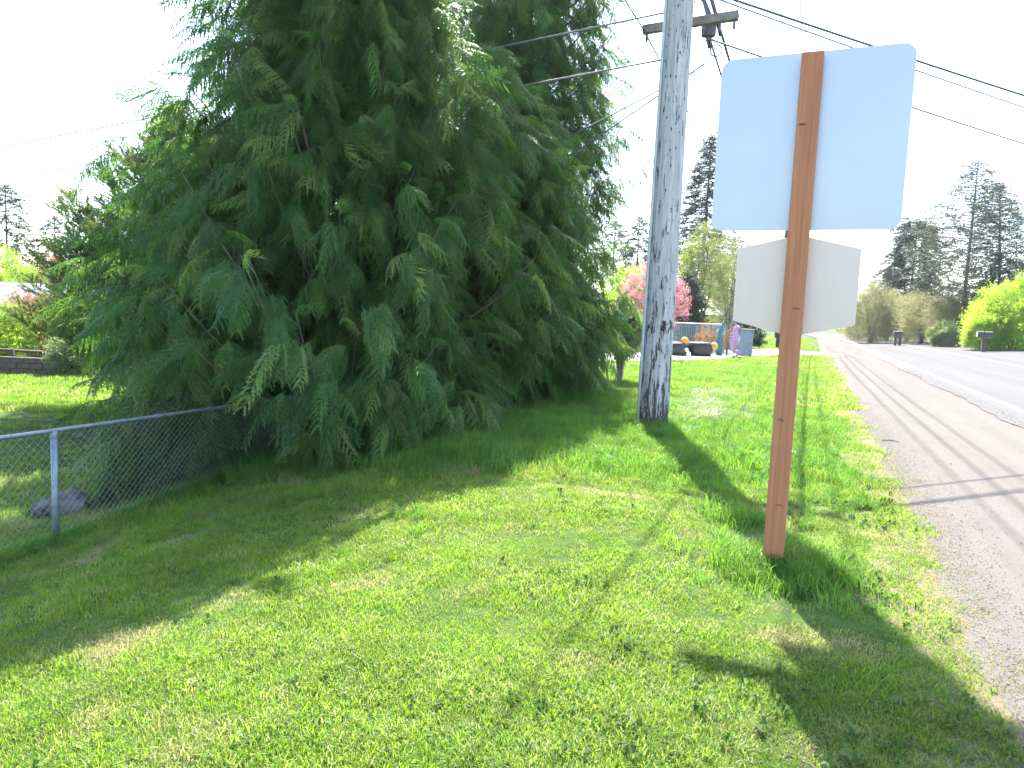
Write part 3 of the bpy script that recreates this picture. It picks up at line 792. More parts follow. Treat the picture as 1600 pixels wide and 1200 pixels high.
rd = Vector((.42, 1, 0)).normalized(); rp = Vector((rd.y, -rd.x, 0))     # along and across the road
def arm(par, c, half, off, name='crossarm', tilt=0.0, w=.1, h=.12):
    M = Matrix.Translation(c) @ Matrix((rp, rd, Vector((0, 0, 1)))).transposed().to_4x4() @ Matrix.Rotation(tilt, 4, 'Y')
    return MB().box((-half+off, -w/2, -h/2), (half+off, w/2, h/2), M).build(name, CROSS, par, bevel=.006), M
hA = at(1075, 30, PB.y).z-PB.z      # height of the communications arm
# near pole arms: low arm sits on the far side, pole face
fr = .222
armA, MA = arm(up, Vector((0, 0, hA+.02))+rd*(.19+.06), .68, .12, tilt=R_(-2))
for x_ in (-.5, .55, .75):
    mb = MB(); p = MA @ Vector((x_, 0, -.06)); mb.tube([p, p-Vector((0, 0, .12))], [.02, .02], 6); mb.build('bracket', STEELD, up)
for z_, hf in ((11.7, 1.25), (10.3, 1.25)):
    _, MT = arm(up, Vector((.03, 0, z_))+rd*.24, hf, 0)
    for x_ in (-hf+.1, -.45, .45, hf-.1):
        q = MB().lathe([(0, .0), (.012, .0), (.012, .08), (.045, .09), (.05, .12), (.03, .14), (.045, .16), (.03, .2), (0, .21)], 10, MT @ Matrix.Translation((x_, 0, .06))).build('insulator', PORC, up, True)
# cable hardware bundle on the right of the pole
bx = at(1108, 40, PB.y+.25)-PB
mb = MB(); mb.box((-.09, -.07, -.16), (.09, .07, .12), Matrix.Translation(bx) @ Matrix.Rotation(.3, 4, 'Z')); mb.build('splice_box', STEELD, up, bevel=.02)
def lp(px, py, dd=.25): return at(px, py, PB.y+dd)-PB
mb = MB()
mb.tube([lp(1098, -40), lp(1100, 0), lp(1108, 30), lp(1106, 52), lp(1109, 75)], [.022, .03, .034, .04, .03], 7)
mb.tube([lp(1110, -40), lp(1112, 0), lp(1120, 28), lp(1126, 55, .5)], .03, 7)
mb.tube([lp(1085, 5), lp(1092, -8), lp(1104, 5), lp(1112, 25), lp(1122, 40)], .012, 5)
mb.tube([lp(1083, 22), lp(1080, 8), lp(1088, -6), lp(1100, 4)], .010, 5)
for k in range(9):
    c = lp(U(1098, 1112), U(35, 75)); mb.tube([c, c+Vector((U(-.12, .12), U(-.1, .1), U(-.16, .02))), c+Vector((U(-.16, .12), U(-.1, .1), U(-.26, .0)))], .006, 4)
mb.build('cable_bundle', STEELD, up, True)
# slack loop ring
cc = lp(1119, 79, .4); mb = MB()
mb.tube([cc+vs*(.085*math.cos(t*PI/8))+Vector((0, 0, .085*math.sin(t*PI/8))) for t in range(17)], .011, 5, False); mb.build('slack_ring', CABLE, up, True)
# far pole behind the sign
QB = ground(1216, 544)
QH = 11.6
fp = empty('utility_pole', QB, 'second utility pole, dark, on the far lawn behind the sign post', 'utility pole', 'wooden utility poles along the road')
mb = MB(); mb.tube([(0, 0, -.3), (0, 0, 4), (0, 0, 8), (0, 0, QH)], [.2, .18, .16, .13], 12); mb.build('shaft', plain('creosoted_pole', (.085, .075, .065), .9), fp, True)
for z_ in (QH-.3, QH-1.5): arm(fp, Vector((0, 0, z_))+rd*.22, 1.25, 0)
arm(fp, Vector((0, 0, 6.4))+rd*.25, .6, .1)
# third pole further on
TB = QB+(QB-PB); TB.x = QB.x+14.5; TB.z = gz(TB.x, TB.y)
tp_ = empty('utility_pole', TB, 'farthest utility pole, hidden behind the signs', 'utility pole', 'wooden utility poles along the road')
mb = MB(); mb.tube([(0, 0, -.3), (0, 0, QH)], [.2, .13], 10); mb.build('shaft', plain('dark_pole', (.09, .08, .07), .9), tp_, True)
arm(tp_, Vector((0, 0, QH-.3))+rd*.22, 1.25, 0)

# ------------------------------------------------------------------ overhead wires
GW = 'overhead wires'
def wire(a, b, sag, r, label, mat=None, n=26, name='overhead_wire', cat='wire'):
    a = Vector(a); b = Vector(b); pts = [a.lerp(b, i/n)-Vector((0, 0, sag*4*(i/n)*(1-i/n))) for i in range(n+1)]
    return tag(MB().tube(pts, r, 5).build(name, mat or WIREM, None, True), label, cat, GW)
BK = PB-(QB-PB); BK.z = gz(BK.x, BK.y)
PV = lambda b, o, z: b+rp*o+rd*.24+Vector((0, 0, z))
# conductors: near pole to far pole, and back over the viewer
for i, (o, z0, nm) in enumerate(((-1.15, 11.95, 'leftmost high conductor running from the near pole to the pole behind the sign'),
        (.45, 11.95, 'middle high conductor between the near and far utility poles'),
        (1.15, 11.95, 'right high conductor between the near and far utility poles'),
        (-.45, 10.55, 'lower conductor left of centre between the two utility poles'),
        (1.15, 10.55, 'lower right conductor between the two utility poles'))):
    zq = QH-.05 if z0 > 11 else QH-1.25
    wire(PV(PB, o, z0), PV(QB, o, zq), .45, .016, nm)
    wire(PV(BK, o, z0), PV(PB, o, z0), .45, .009, nm.replace('running from the near pole to the pole behind the sign', 'continuing over the lawn behind the camera').replace('between the near and far utility poles', 'continuing back over the lawn').replace('between the two utility poles', 'continuing back over the lawn'))
    wire(PV(QB, o, zq), PV(TB, o, QH-.05 if z0 > 11 else QH-1.25), .45, .012, nm.split(' running')[0].split(' between')[0].split(' left of')[0]+' beyond the far pole'+('' if i < 3 else ', lower crossarm %s' % ('left' if i == 3 else 'right')+' side'))
zc = hA
wire(PV(BK, -.56, hA), at(1004, 44, PB.y+.1), .1, .011, 'thin cable that comes from upper left to the crossarm end', CABLE)
wire(at(1004, 44, PB.y+.1), PV(QB, -.45, 6.3), .35, .012, 'cable from the left crossarm end passing behind the near pole', CABLE)
wire(at(1109, 60, PB.y+.3), PV(QB, .1, 6.4), .45, .016, 'stranded cable hanging below the splice hardware toward the far pole', CABLE)
wire(at(1118, 20, PB.y+.3), PV(QB, .5, 6.5), .35, .022, 'thickest black telephone cable from the crossarm toward the far pole', CABLE)
wire(PV(BK, .3, 6.5), at(1110, 0, PB.y+.2), .3, .010, 'black telephone cable coming from behind the camera to the near pole', CABLE)
XR = at(2400, 372, 26)
wire(at(1112, -12, PB.y+.2), XR, .28, .019, 'thick dark cable crossing the road above the square sign', CABLE)
wire(at(1120, -2, PB.y+.2), XR-Vector((0, 0, .35)), .42, .013, 'thin wire just below the thick cable that crosses the road')
wire(at(1105, 60, PB.y+.2), at(2400, 440, 26), .35, .015, 'lowest of the wires crossing the road behind the square sign')
xp = empty('utility_pole', (XR.x, XR.y, gz(XR.x, XR.y)), 'utility pole across the road beyond the right edge of the view', 'utility pole', 'wooden utility poles along the road')
mb = MB(); mb.tube([(0, .15, -.3), (0, .15, XR.z+1)], [.18, .13], 10); mb.build('shaft', CROSS, xp, True)
wire(at(1047, 18, PB.y), at(-900, 365, 42), .55, .014, 'upper wire on the left sloping down behind the cedars to the house')
wire(at(1042, 92, PB.y), at(-900, 405, 42), .45, .014, 'lower wire on the left sloping down behind the cedars to the house')
wire(at(1100, 100, PB.y+.2), at(500, 470, 48), .5, .014, 'steep thin service wire dropping from the near pole behind the cedars')
wire(at(1085, 112, PB.y+.1), at(450, 400, 48), .5, .014, 'thin service wire just above the steepest one left of the near pole')

# ------------------------------------------------------------------ road signs on their post
SB = ground(1206, 893)
yaw = -R_(23)
ps = empty('road_sign', SB, 'brown wooden post holding a large blank square aluminium sign above a six sided one', 'road sign', rz=yaw)
PW, PT = .063, .048
PHT = at(1270, 84, SB.y).z-SB.z
MB().box((-PW, -PT, -.5), (PW, PT, PHT)).build('post', POST, ps, bevel=.005)
def knot(x, z, r):
    mb = MB(); mb.tube([(x-.02, -PT-.0015, z), (x, -PT-.002, z+.004), (x+.025, -PT-.0015, z-.002)], [r*.4, r, r*.3], 6); mb.build('knot', BARK, ps, True)
for x_, z_, r_ in ((-.03, PHT-.43, .006), (.02, PHT-1.55, .006), (-.02, 1.0, .006), (.01, .45, .005)): knot(x_, z_, r_)
def plate(pts, th, y, name, mat, rad=0, seg=6):
    """flat plate in the xz plane with rounded corners"""
    out = []; n = len(pts)
    for i, p in enumerate(pts):
        p = Vector((p[0], p[1])); a = (Vector(pts[i-1])-p).normalized(); b = (Vector(pts[(i+1) % n])-p).normalized()
        if rad <= 0: out.append(p); continue
        ang = a.angle(b); tl = rad/math.tan(ang/2); c = p+(a+b).normalized()*(rad/math.sin(ang/2))
        s = p+a*tl-c; e = p+b*tl-c
        for k in range(seg+1):
            v = s.lerp(e, k/seg); out.append(c+v.normalized()*rad)
    mb = MB(); m_ = len(out)
    for yy in (y, y+th):
        for q in out: mb.v.append((q.x, yy, q.y))
    mb.f.append(tuple(range(m_))); mb.f.append(tuple(range(m_, 2*m_))[::-1])
    for k in range(m_): mb.f.append((k, k+m_, (k+1) % m_+m_, (k+1) % m_))
    return mb.build(name, mat, ps)
zb_ = at(1262, 359, SB.y).z-SB.z; zt_ = zb_+1.085
plate([(-.545, zb_), (.565, zb_), (.565, zt_), (-.545, zt_)], .004, PT+.001, 'square_sign_plate', ALU, .075)
zc0 = at(1240, 526, SB.y).z-SB.z; zc1 = at(1258, 366, SB.y).z-SB.z
hw = .365
plate([(0, zc0), (hw, zc0+.085), (hw, zc1-.085), (0, zc1), (-hw, zc1-.085), (-hw, zc0+.085)], .004, PT+.001, 'six_sided_sign_plate', ALU2, .012)
# ------------------------------------------------------------------ chain link fence (near, left)
F1 = Vector((-4.28, 6.66)); F2 = Vector((-2.86, 9.95)); FD = (F2-F1).normalized(); F0 = F1-FD*3.3; FS = F0-FD*3.3
f1 = ground(88, 848); F1 = Vector((f1.x, f1.y))
f2xy = at(460, 650, 9.7); F2 = Vector((f2xy.x, 9.7)); FD = (F2-F1).normalized(); SP = (F2-F1).length
F0 = F1-FD*SP; FS = F2
TOP1 = at(84, 673, F1.y).z; TOP2 = at(455, 620, F2.y).z; TOP0 = TOP1-(TOP2-TOP1)*.1
fe = empty('chain_link_fence', (F1.x, F1.y, gz(F1.x, F1.y)), 'galvanised chain link fence on the left running under the cedar sprays', 'fence')
fe0 = fe.location.copy()
def topz(s):   # s in units of span from F1
    return TOP1+(TOP2-TOP1)*s if s > 0 else TOP1+(TOP1-TOP0)*s
def fpt(s, z): q = F1+FD*SP*s; return Vector((q.x, q.y, z))-fe0
for s in (-1, 0, 1):
    q = F1+FD*SP*s
    z0 = gz(q.x, q.y); r = .031 if s == 0 else .028
    mb = MB(); mb.tube([fpt(s, z0-.3), fpt(s, topz(s)-.03)], r, 12); mb.lathe([(r+.004, -.03), (r+.008, .0), (r+.006, .03), (.0, .045)], 12, Matrix.Translation(fpt(s, topz(s)-.035)))
    mb.build('post', GALV, fe, True)
mb = MB(); mb.tube([fpt(s/20, topz(s/20)) for s in range(-20, 22)], .021, 10); mb.build('top_rail', GALV, fe, True)
# woven mesh: each wire zigzags
L = SP*2.05; W_ = .076; nW = int(L/W_)
wm = MB(); fn = Vector((FD.y, -FD.x, 0))*.0022
def mesh_pt(u, h, dep):   # u metres from F0, h 0..1 over local height
    s = u/SP-1; q = F1+FD*u-FD*SP; zt = topz(s)+.012; zb = gz(q.x, q.y)-.02
    return Vector((q.x, q.y, zb+(zt-zb)*h))-fe0+fn*dep
NR = 28
for i in range(nW):
    for par in (0, 1):
        pts = []
        for k in range(NR+1):
            ph = (k+par) % 2; u = (i+ph*.5)*W_ + (W_*.0)
            u = (i*W_)+(W_*.5 if (k % 2) ^ par else -W_*.0)
            pts.append(mesh_pt(min(max(u, 0), L), k/NR, 1 if k % 2 else -1))
        if par == 0: A_ = pts
        # second strand mirrored so that diamonds close
    wm.tube([mesh_pt(i*W_+(W_*.5 if k % 2 else 0), k/NR, 1 if k % 2 else -1) for k in range(NR+1)], .0021, 3, False)
    wm.tube([mesh_pt(i*W_+(W_*.5 if k % 2 else W_), k/NR, -1 if k % 2 else 1) for k in range(NR+1)], .0021, 3, False)
    for uu in (i*W_, ):
        a = mesh_pt(uu, 1, 0); wm.tube([a, a+Vector((.006, 0, .028))], .0022, 3, False)
wm.build('wire_mesh', GALVD, fe)
for s in (-.72, -.4, -.12, .14, .34, .55, .76):
    c = fpt(s, topz(s)); mb = MB(); d3 = Vector((FD.x, FD.y, 0)); n3 = Vector((-FD.y, FD.x, 0))
    mb.tube([c+(n3*math.cos(t*PI/6)+Vector((0, 0, math.sin(t*PI/6))))*.025+d3*.002*t for t in range(13)], .003, 4, False); mb.build('tie_wire', GALVD, fe)

# ------------------------------------------------------------------ rock
rb = ground(88, 806)
import mathutils
def rock(name, c, sx, sy, sz, mat, label, cat, seed, detail=3):
    import bmesh
    bm = bmesh.new(); bmesh.ops.create_icosphere(bm, subdivisions=detail, radius=1)
    rnd = random.Random(seed); cuts = [(Vector((rnd.gauss(0, 1), rnd.gauss(0, 1), rnd.gauss(0, 1))).normalized(), rnd.uniform(.55, .9)) for _ in range(16)]
    for v in bm.verts:
        p = v.co.copy()
        for n_, d_ in cuts:
            e = p.dot(n_)-d_
            if e > 0: p -= n_*e*.92
        p += p.normalized()*mathutils.noise.noise(p*3+Vector((seed, 0, 0)))*.07
        v.co = Vector((p.x*sx, p.y*sy, p.z*sz))
    me = bpy.data.meshes.new(name); bm.to_mesh(me); bm.free(); me.materials.append(mat)
    o = bpy.data.objects.new(name, me); C.objects.link(o); o.location = c; return tag(o, label, cat)
def m_rock():
    t = NT('grey_rock'); p = t.co('Object'); n = t.noise(p, 6, 8, .7); n2 = t.noise(p, 2.5, 3)
    c = t.mix(t.ramp(n, [(.35, 0), (.62, 1)]), (.035, .03, .03), (.17, .15, .14)); c = t.mix(t.ramp(n2, [(.5, 0), (.7, .5)]), c, (.16, .16, .13))
    t.bsdf(c, .85, 0, .3, n, .9, .02); return t.m
rock('boulder', rb+Vector((0, .1, .06)), .33, .25, .25, m_rock(), 'grey boulder lying on the grass behind the fence post', 'rock', 4, 4)

# ------------------------------------------------------------------ garden things across the driveway
def prim_on(px, d): return on(px, d)
# garden fence
ga = ground(1046, 548); gA = at(1040, 545, 36.2); gA.z = gz(gA.x, gA.y); gB = at(1130, 545, 37); gB.z = gz(gB.x, gB.y)
gf = empty('garden_fence', gA, 'chain link garden fence with white top rail and blue green slats behind the floats', 'fence')
dv = gB-gA; H_ = at(1130, 507, 37).z-gB.z
SLATM = plain('blue_green_slat', (.17, .25, .26), .6); WHT = plain('white_enamel', (.75, .76, .78), .5, 0, .05)
mb = MB(); mb.tube([Vector((0, 0, H_)), dv+Vector((0, 0, H_))], .035, 8); mb.build('top_rail', WHT, gf, True)
for k in range(3):
    q = dv*(k/2); mb = MB(); mb.tube([q, q+Vector((0, 0, H_))], .04, 8); mb.build('post', GALV, gf, True)
ns = 34; me0 = None; dn = dv.normalized()
for k in range(ns):
    q = dv*((k+.5)/ns)
    if me0 is None:
        o = MB().box((-.032, -.006, .08), (.032, .006, H_-.06)).build('slat', SLATM, gf); me0 = o.data
    else:
        o = bpy.data.objects.new('slat', me0); C.objects.link(o); o.parent = gf
    o.location = q; o.rotation_euler.z = math.atan2(dn.y, dn.x)
wmb = MB()
Lg = dv.length
for i in range(int(Lg/.12)):
    for sgn in (0, 1):
        wmb.tube([dn*(i*.12+(.06 if (k % 2) else (0 if sgn == 0 else .12)))+Vector((0, -.04, H_*k/14)) for k in range(15)], .004, 3, False)
wmb.build('wire_mesh', GALVD, gf)
def tyre(px, d, R, h, label, flip=0):
    b = on(px, d); t = empty('tyre', b, label, 'tyre', 'black tyres lying at the driveway edge')
    pr = [(R*.55, .02)]+[(R*(.72+.28*math.sin(a)), h*.5-h*.5*math.cos(a)) for a in [PI*.08*i for i in range(1, 12)]]+[(R*.6, h*.97), (R*.5, h*.9)]
    MB().lathe(pr, 28).build('tread', RUB, t, True)
    MB().lathe([(R*.5, h*.9), (R*.42, h*.55), (R*.5, .03)], 28).build('bead', RUB, t, True)
tyre(1056, 33.4, .66, .66, 'black rounded tyre partly behind the utility pole, left of the orange float')
tyre(1096, 33.6, .62, .68, 'black rounded tyre between the two orange floats')
def ball(px, py, d, r, col, label, grp='net floats by the driveway'):
    c = at(px, py, d); c.z = max(c.z, gz(c.x, c.y)+r)
    t = empty('float', c, label, 'float', grp)
    mt = plain('float_plastic', col, .45, 0, .2, 5)
    MB().lathe([(r*math.sin(PI*i/12)+1e-4, -r*math.cos(PI*i/12)) for i in range(13)], 18).build('shell', mt, t, True)
    MB().tube([(0, 0, r*.9), (0, 0, r*1.18)], [r*.22, r*.16], 8).build('rope_eye', mt, t, True)
ball(1070, 533, 33.2, .19, (.62, .28, .04), 'orange round float resting between the two tyres')
ball(1116, 541, 33.3, .18, (.55, .36, .06), 'yellow orange round float right of the tyres')
ball(1076, 553, 32.2, .10, (.6, .6, .58), 'small white float on the ground between the tyres')
ball(1073, 547, 32.6, .09, (.6, .58, .6), 'second small white float against the left tyre')
# teal sculpture: leaping fish with raised tail
TEAL = plain('teal_paint', (.03, .17, .19), .4); tb = on(1127, 34.4)
ts = empty('fish_sculpture', tb, 'teal leaping fish sculpture with a pale fin beside the garden fence', 'sculpture')
hh = at(1131, 502, 34.4).z-tb.z
MB().tube([(0, 0, 0), (.02, 0, hh*.2), (-.02, 0, hh*.45), (.02, 0, hh*.7), (.1, 0, hh*.92), (.12, 0, hh)], [.14, .16, .15, .12, .06, .02], 10).build('body', TEAL, ts, True)
mb = MB(); mb.box((-.48, -.02, hh*.62), (-.05, .02, hh*.72), Matrix.Rotation(R_(14), 4, 'Y')); mb.build('fin', plain('pale_blue_paint', (.30, .45, .52), .4), ts, bevel=.015)
mb = MB(); mb.tri((.08, 0, hh*.85), (.3, .03, hh*1.08), (.16, 0, hh*.8)); mb.tri((.08, .01, hh*.85), (-.1, .03, hh*1.1), (.12, 0, hh*.8)); mb.build('tail', TEAL, ts)
# seahorse statue
sb = on(1150, 33.6); HS = at(1152, 507, 33.6).z-sb.z
PKL = plain('lilac_paint', (.45, .26, .42), .5, 0, .15); PKP = plain('pale_pink_paint', (.62, .42, .50), .5, 0, .1)
sh = empty('seahorse_statue', sb, 'lilac and pink seahorse statue standing beside the driveway', 'statue')
Z = HS
pathp = [(.10, 0, Z*.10), (.18, 0, Z*.06), (.24, 0, Z*.12), (.16, 0, Z*.19), (.04, 0, Z*.16), (-.04, 0, Z*.25), (-.05, 0, Z*.38), (.02, 0, Z*.52), (.06, 0, Z*.66), (.0, 0, Z*.78), (.02, 0, Z*.88), (.12, 0, Z*.93)]
MB().tube(pathp, [.03, .05, .055, .06, .08, .12, .16, .185, .16, .10, .11, .09], 12).build('body', PKL, sh, True)
MB().tube([(.10, 0, Z*.93), (.2, 0, Z*.895), (.32, 0, Z*.86)], [.09, .05, .035], 10).build('snout', PKL, sh, True)
MB().tube([(.07, -.05, Z*.36), (.15, -.06, Z*.5), (.17, -.06, Z*.64)], [.06, .09, .06], 10).build('belly', PKP, sh, True)
mb = MB()
for k in range(7):
    z = Z*(.35+.09*k); x = -.18+.02*abs(k-3)+ (0.06 if k > 4 else 0); mb.tri((x+.12, .02, z-.06), (x-.1, 0, z+.02), (x+.12, -.02, z+.08))
mb.tri((.0, 0, Z*.92), (-.03, 0, Z*1.06), (.1, 0, Z*.97)); mb.build('dorsal_fin', PKP, sh)
mb = MB(); mb.lathe([(0, 0), (.3, 0), (.28, .06), (.1, .1), (0, .1)], 14); mb.build('base', CONC, sh, True)
# grey bin
gb = on(1166, 36); HB = at(1166, 514, 36).z-gb.z
gbm = plain('blue_grey_plastic', (.20, .25, .28), .6)
bn = empty('storage_bin', gb, 'blue grey upright storage bin right of the seahorse statue', 'bin')
MB().box((-.33, -.3, .06), (.33, .3, HB-.08)).build('body', gbm, bn, bevel=.03)
MB().box((-.36, -.33, HB-.08), (.36, .33, HB)).build('lid', gbm, bn, bevel=.02)
for x_ in (-.25, .25): MB().tube([(x_, -.28, .08), (x_, -.22, .08)], .08, 10).build('wheel', RUB, bn)
# yellow playhouse
pl = on(1110, 56); zz0 = at(1110, 503, 56).z; 
ph = empty('playhouse', pl, 'small yellow playhouse with a white roof seen between the trees', 'playhouse')
YEL = plain('yellow_plastic', (.65, .45, .03), .5); hp = at(1110, 492, 56).z-pl.z; ht = at(1110, 484, 56).z-pl.z
MB().box((-.45, -.5, 0), (.62, .5, hp)).build('wall', YEL, ph)
MB().box((-.1, -.53, 0), (.3, -.505, hp*.75)).build('door', plain('dark_opening', (.08, .07, .05), .8), ph)
mb = MB(); mb.v += [(-1., -.7, hp), (.85, -.7, hp), (.85, .7, hp), (-1., .7, hp), (-1., 0, ht+.1), (.85, 0, ht+.1)]
mb.f += [(0, 1, 5, 4), (2, 3, 4, 5), (0, 4, 3), (1, 2, 5), (0, 3, 2, 1)]; mb.build('roof', WHT, ph)

# ------------------------------------------------------------------ mailboxes
def mailbox(px, bot, d, W_b, Hp, label, grp, col=(.05, .045, .05), lf=1.0):
    b = on(px, d); t = empty('mailbox', b, label, 'mailbox', grp, rz=-R_(23))
    mt = plain('mailbox_metal', col, .5, .2)
    MB().box((-.11, -.11, -.2), (.11, .11, Hp-.02)).build('post', plain('mailbox_post', (.09, .07, .06), .9), t, bevel=.01)
    h = W_b*.8; mb = MB(); k = 10; prof = [(-W_b/2, 0), (W_b/2, 0), (W_b/2, h*.5)]+[(W_b/2*math.cos(PI*i/k), h*.5+h*.5*math.sin(PI*i/k)) for i in range(1, k)]+[(-W_b/2, h*.5)]
    for x in (-.42, .42):
        for a_, z_ in prof: mb.v.append((x*lf, a_, Hp+z_))
    m_ = len(prof); mb.f.append(tuple(range(m_))[::-1]); mb.f.append(tuple(range(m_, 2*m_)))
    for i in range(m_): mb.f.append((i, (i+1) % m_, (i+1) % m_+m_, i+m_))
    mb.build('box', mt, t)
    MB().box((-.42*lf-.015, -W_b*.45, Hp+.03), (-.42*lf-.002, W_b*.45, Hp+h*.8)).build('door', plain('mailbox_door', (.5, .5, .52), .5), t)
    MB().box((-.1, -W_b/2-.02, Hp+h*.5), (-.06, -W_b/2-.003, Hp+h*1.2)).build('flag', mt, t)
d1 = 47.
hm = at(1541, 527, d1).z-on(1541, d1).z
mailbox(1541, 541, d1, .5, max(.7, hm), 'big dark mailbox on a stout post beside the bright green bush', 'mailboxes on the far verge')
d2 = 66.; hm2 = at(1406, 522, d2).z-on(1406, d2).z
mailbox(1402, 530, d2, .36, max(.8, hm2), 'left one of two small distant mailboxes below the olive shrubs', 'mailboxes on the far verge', (.07, .06, .07), .5)
mailbox(1409, 530, d2, .36, max(.8, hm2), 'right one of two small distant mailboxes below the olive shrubs', 'mailboxes on the far verge', (.07, .06, .07), .5)
# red marker
rm = on(1437, 66); mk = empty('marker_stake', rm, 'short red marker stake at the far road edge', 'marker')
MB().box((-.05, -.02, -.1), (.05, .02, .42)).build('stake', plain('red_paint', (.45, .05, .04), .6), mk); MB().box((-.05, -.021, .42), (.05, .021, .5)).build('cap', WHT, mk)

# ------------------------------------------------------------------ left yard: house, wall, rail fence
hb = at(20, 470, 37); hz = gz(hb.x, 37)
hs = empty('house', (at(-20, 470, 37).x, 37, hz), 'low house with a long pale blue grey roof behind the left shrubs', 'house')
X0 = at(-330, 450, 37).x-hs.location.x; X1 = at(150, 470, 37).x-hs.location.x; ez = at(60, 478, 37).z-hz; rz_ = at(60, 447, 39).z-hz+.15
RFM = plain('pale_metal_roof', (.20, .25, .29), .7, 0, .1, 2); WLM = plain('green_grey_wall', (.30, .32, .30), .8)
MB().box((X0+.4, 0, 0), (X1-.4, 6, ez)).build('wall', WLM, hs)
mb = MB(); mb.v += [(X0, -.6, ez-.05), (X1, -.6, ez-.05), (X1, 3, rz_), (X0, 3, rz_), (X1, 6.6, ez-.05), (X0, 6.6, ez-.05)]
mb.v += [(x, y, z-.14) for x, y, z in mb.v]
mb.f += [(0, 1, 2, 3), (3, 2, 4, 5), (7, 6, 9, 8), (8, 9, 11, 10), (0, 6, 7, 1), (1, 7, 8, 2), (2, 8, 10, 4), (4, 10, 11, 5), (5, 11, 9, 3), (3, 9, 6, 0)]
roof = mb.build('roof', RFM, hs)
k = X0+.5; me0 = None
sl_ = math.atan2(rz_-ez+.05, 3.6); ll = math.hypot(3.6, rz_-ez+.05)
while k < X1:
    if me0 is None: o = MB().box((-.02, 0, 0), (.02, ll, .03)).build('roof_seam', RFM, roof); me0 = o.data
    else: o = bpy.data.objects.new('roof_seam', me0); C.objects.link(o); o.parent = roof
    o.location = (k, -.6, ez-.048); o.rotation_euler.x = sl_; k += .6
for x_ in (X1-2.6, X1-6.5):
    w = MB().box((x_-.6, -.05, ez-1.5), (x_+.6, -.01, ez-.5)).build('window', WHT, hs)
    MB().box((x_-.52, -.06, ez-1.42), (x_+.52, -.052, ez-.58)).build('pane', plain('window_glass', (.06, .07, .08), .1), w)
# low wall / planter
wb = on(30, 23.2); wl = empty('garden_wall', wb, 'low brown retaining wall at the far edge of the left lawn', 'wall')
BRN = plain('brown_block', (.085, .062, .05), .9, 0, .3, 3); me0 = None
for r_ in range(3):
    for c_ in range(9):
        if me0 is None: o = MB().box((-.21, -.12, 0), (.21, .12, .175)).build('block', BRN, wl, bevel=.012); me0 = o.data
        else:
            o = bpy.data.objects.new('block', me0); C.objects.link(o); o.parent = wl
            b_ = o.modifiers.new('bevel', 'BEVEL'); b_.width = .012; b_.limit_method = 'ANGLE'
        o.location = (-2.2+c_*.43+(.21 if r_ % 2 else 0), random.uniform(-.012, .012), r_*.185)
rf0 = at(-90, 541, 22); rf1 = at(70, 550, 24.4)
rl = empty('rail_fence', (rf0.x, rf0.y, gz(rf0.x, rf0.y)), 'dark single rail fence at the far side of the left lawn', 'fence'); o0 = rl.location
DW = plain('dark_rail_wood', (.07, .055, .05), .9)
MB().tube([rf0-o0, rf1-o0], .045, 7).build('rail', DW, rl, True)
for k in range(4):
    q = rf0.lerp(rf1, k/3)-o0; zg = gz(q.x+o0.x, q.y+o0.y)-o0.z; MB().tube([(q.x, q.y, zg-.1), (q.x, q.y, q.z+.05)], .05, 7).build('post', DW, rl, True)

# ------------------------------------------------------------------ grass
random.seed(99)
T_LAWN = [proto('lawn_tuft', tuft(200+i, 34, .050, .0045, .085, .9), M_GRASS) for i in range(5)]
T_MID = [proto('mid_tuft', tuft(210+i, 34, .085, .0062, .13, .7), M_GRASS) for i in range(4)]
T_TALL = [proto('tall_tuft', tuft(220+i, 30, .19, .0065, .12, .75), M_TALLG) for i in range(4)]
T_FAR = [proto('far_tuft', tuft(230+i, 40, .13, .017, .32, .6), M_GRASS) for i in range(4)]
T_FAR2 = [proto('far_turf', tuft(235+i, 50, .12, .04, .8, .6), M_GRASS) for i in range(3)]
T_SHINY = [proto('bent_grass', tuft(240+i, 60, .30, .006, .10, 1.6), M_SHINY) for i in range(3)]
T_CLUMP = [proto('grass_clump', tuft(245+i, 70, .20, .0055, .06, 1.0), M_TALLG) for i in range(3)]
T_WEED = [proto('weed_rosette', rosette(250+i, 10, .02), M_WEED) for i in range(4)]
T_DRY = [proto('dry_tuft', tuft(260+i, 26, .035, .004, .09, 1.4), M_DRY) for i in range(3)]
def nz(x, y, s, k=0): return mathutils.noise.noise(Vector((x*s, y*s, k*7.3)))
def inview(x, y, pad=.12):
    return y > .8 and abs(x) < (y*(.7215+pad)+.6)
def tall_mask(x, y):
    """rougher, taller grass round the pole, under the trees and along the middle bank"""
    o = offs(x, y)
    m_ = sm(6.6, 8.2, y+.35*x)*sm(27, 22, y)*sm(.9, .2, o)
    m_ = max(m_, .9*sm(1.2, .4, abs((x-SB.x))+abs(y-SB.y)*.6))
    return m_
def edge_fac(x, y):
    o = offs(x, y); return sm(1.12, .55, o+.25*nz(x, y, 2.5, 3))
def rot(): return (U(-.12, .12), U(-.12, .12), U(0, 6.28))
lawn, mid, tall, dry, weed = [], [], [], [], []
def put(lst, n, x0, x1, y0, y1, fn):
    for _ in range(n):
        y = U(y0, y1); x = U(x0, x1)
        if not inview(x, y): continue
        o = offs(x, y)
        if o > 1.35: continue
        r = fn(x, y)
        if r: lst.append((Vector((x, y, gz(x, y))), rot(), r))
def f_lawn(x, y):
    if random.random() > edge_fac(x, y)*(1-.9*tall_mask(x, y)): return None
    return U(.7, 1.25)*(1+.55*nz(x, y, 1.3))*(1+.35*nz(x, y, 5, 2))
put(lawn, 16500, -4, 3.4, 1.0, 3.6, f_lawn); put(lawn, 17500, -7, 4.5, 3.6, 7.5, f_lawn)
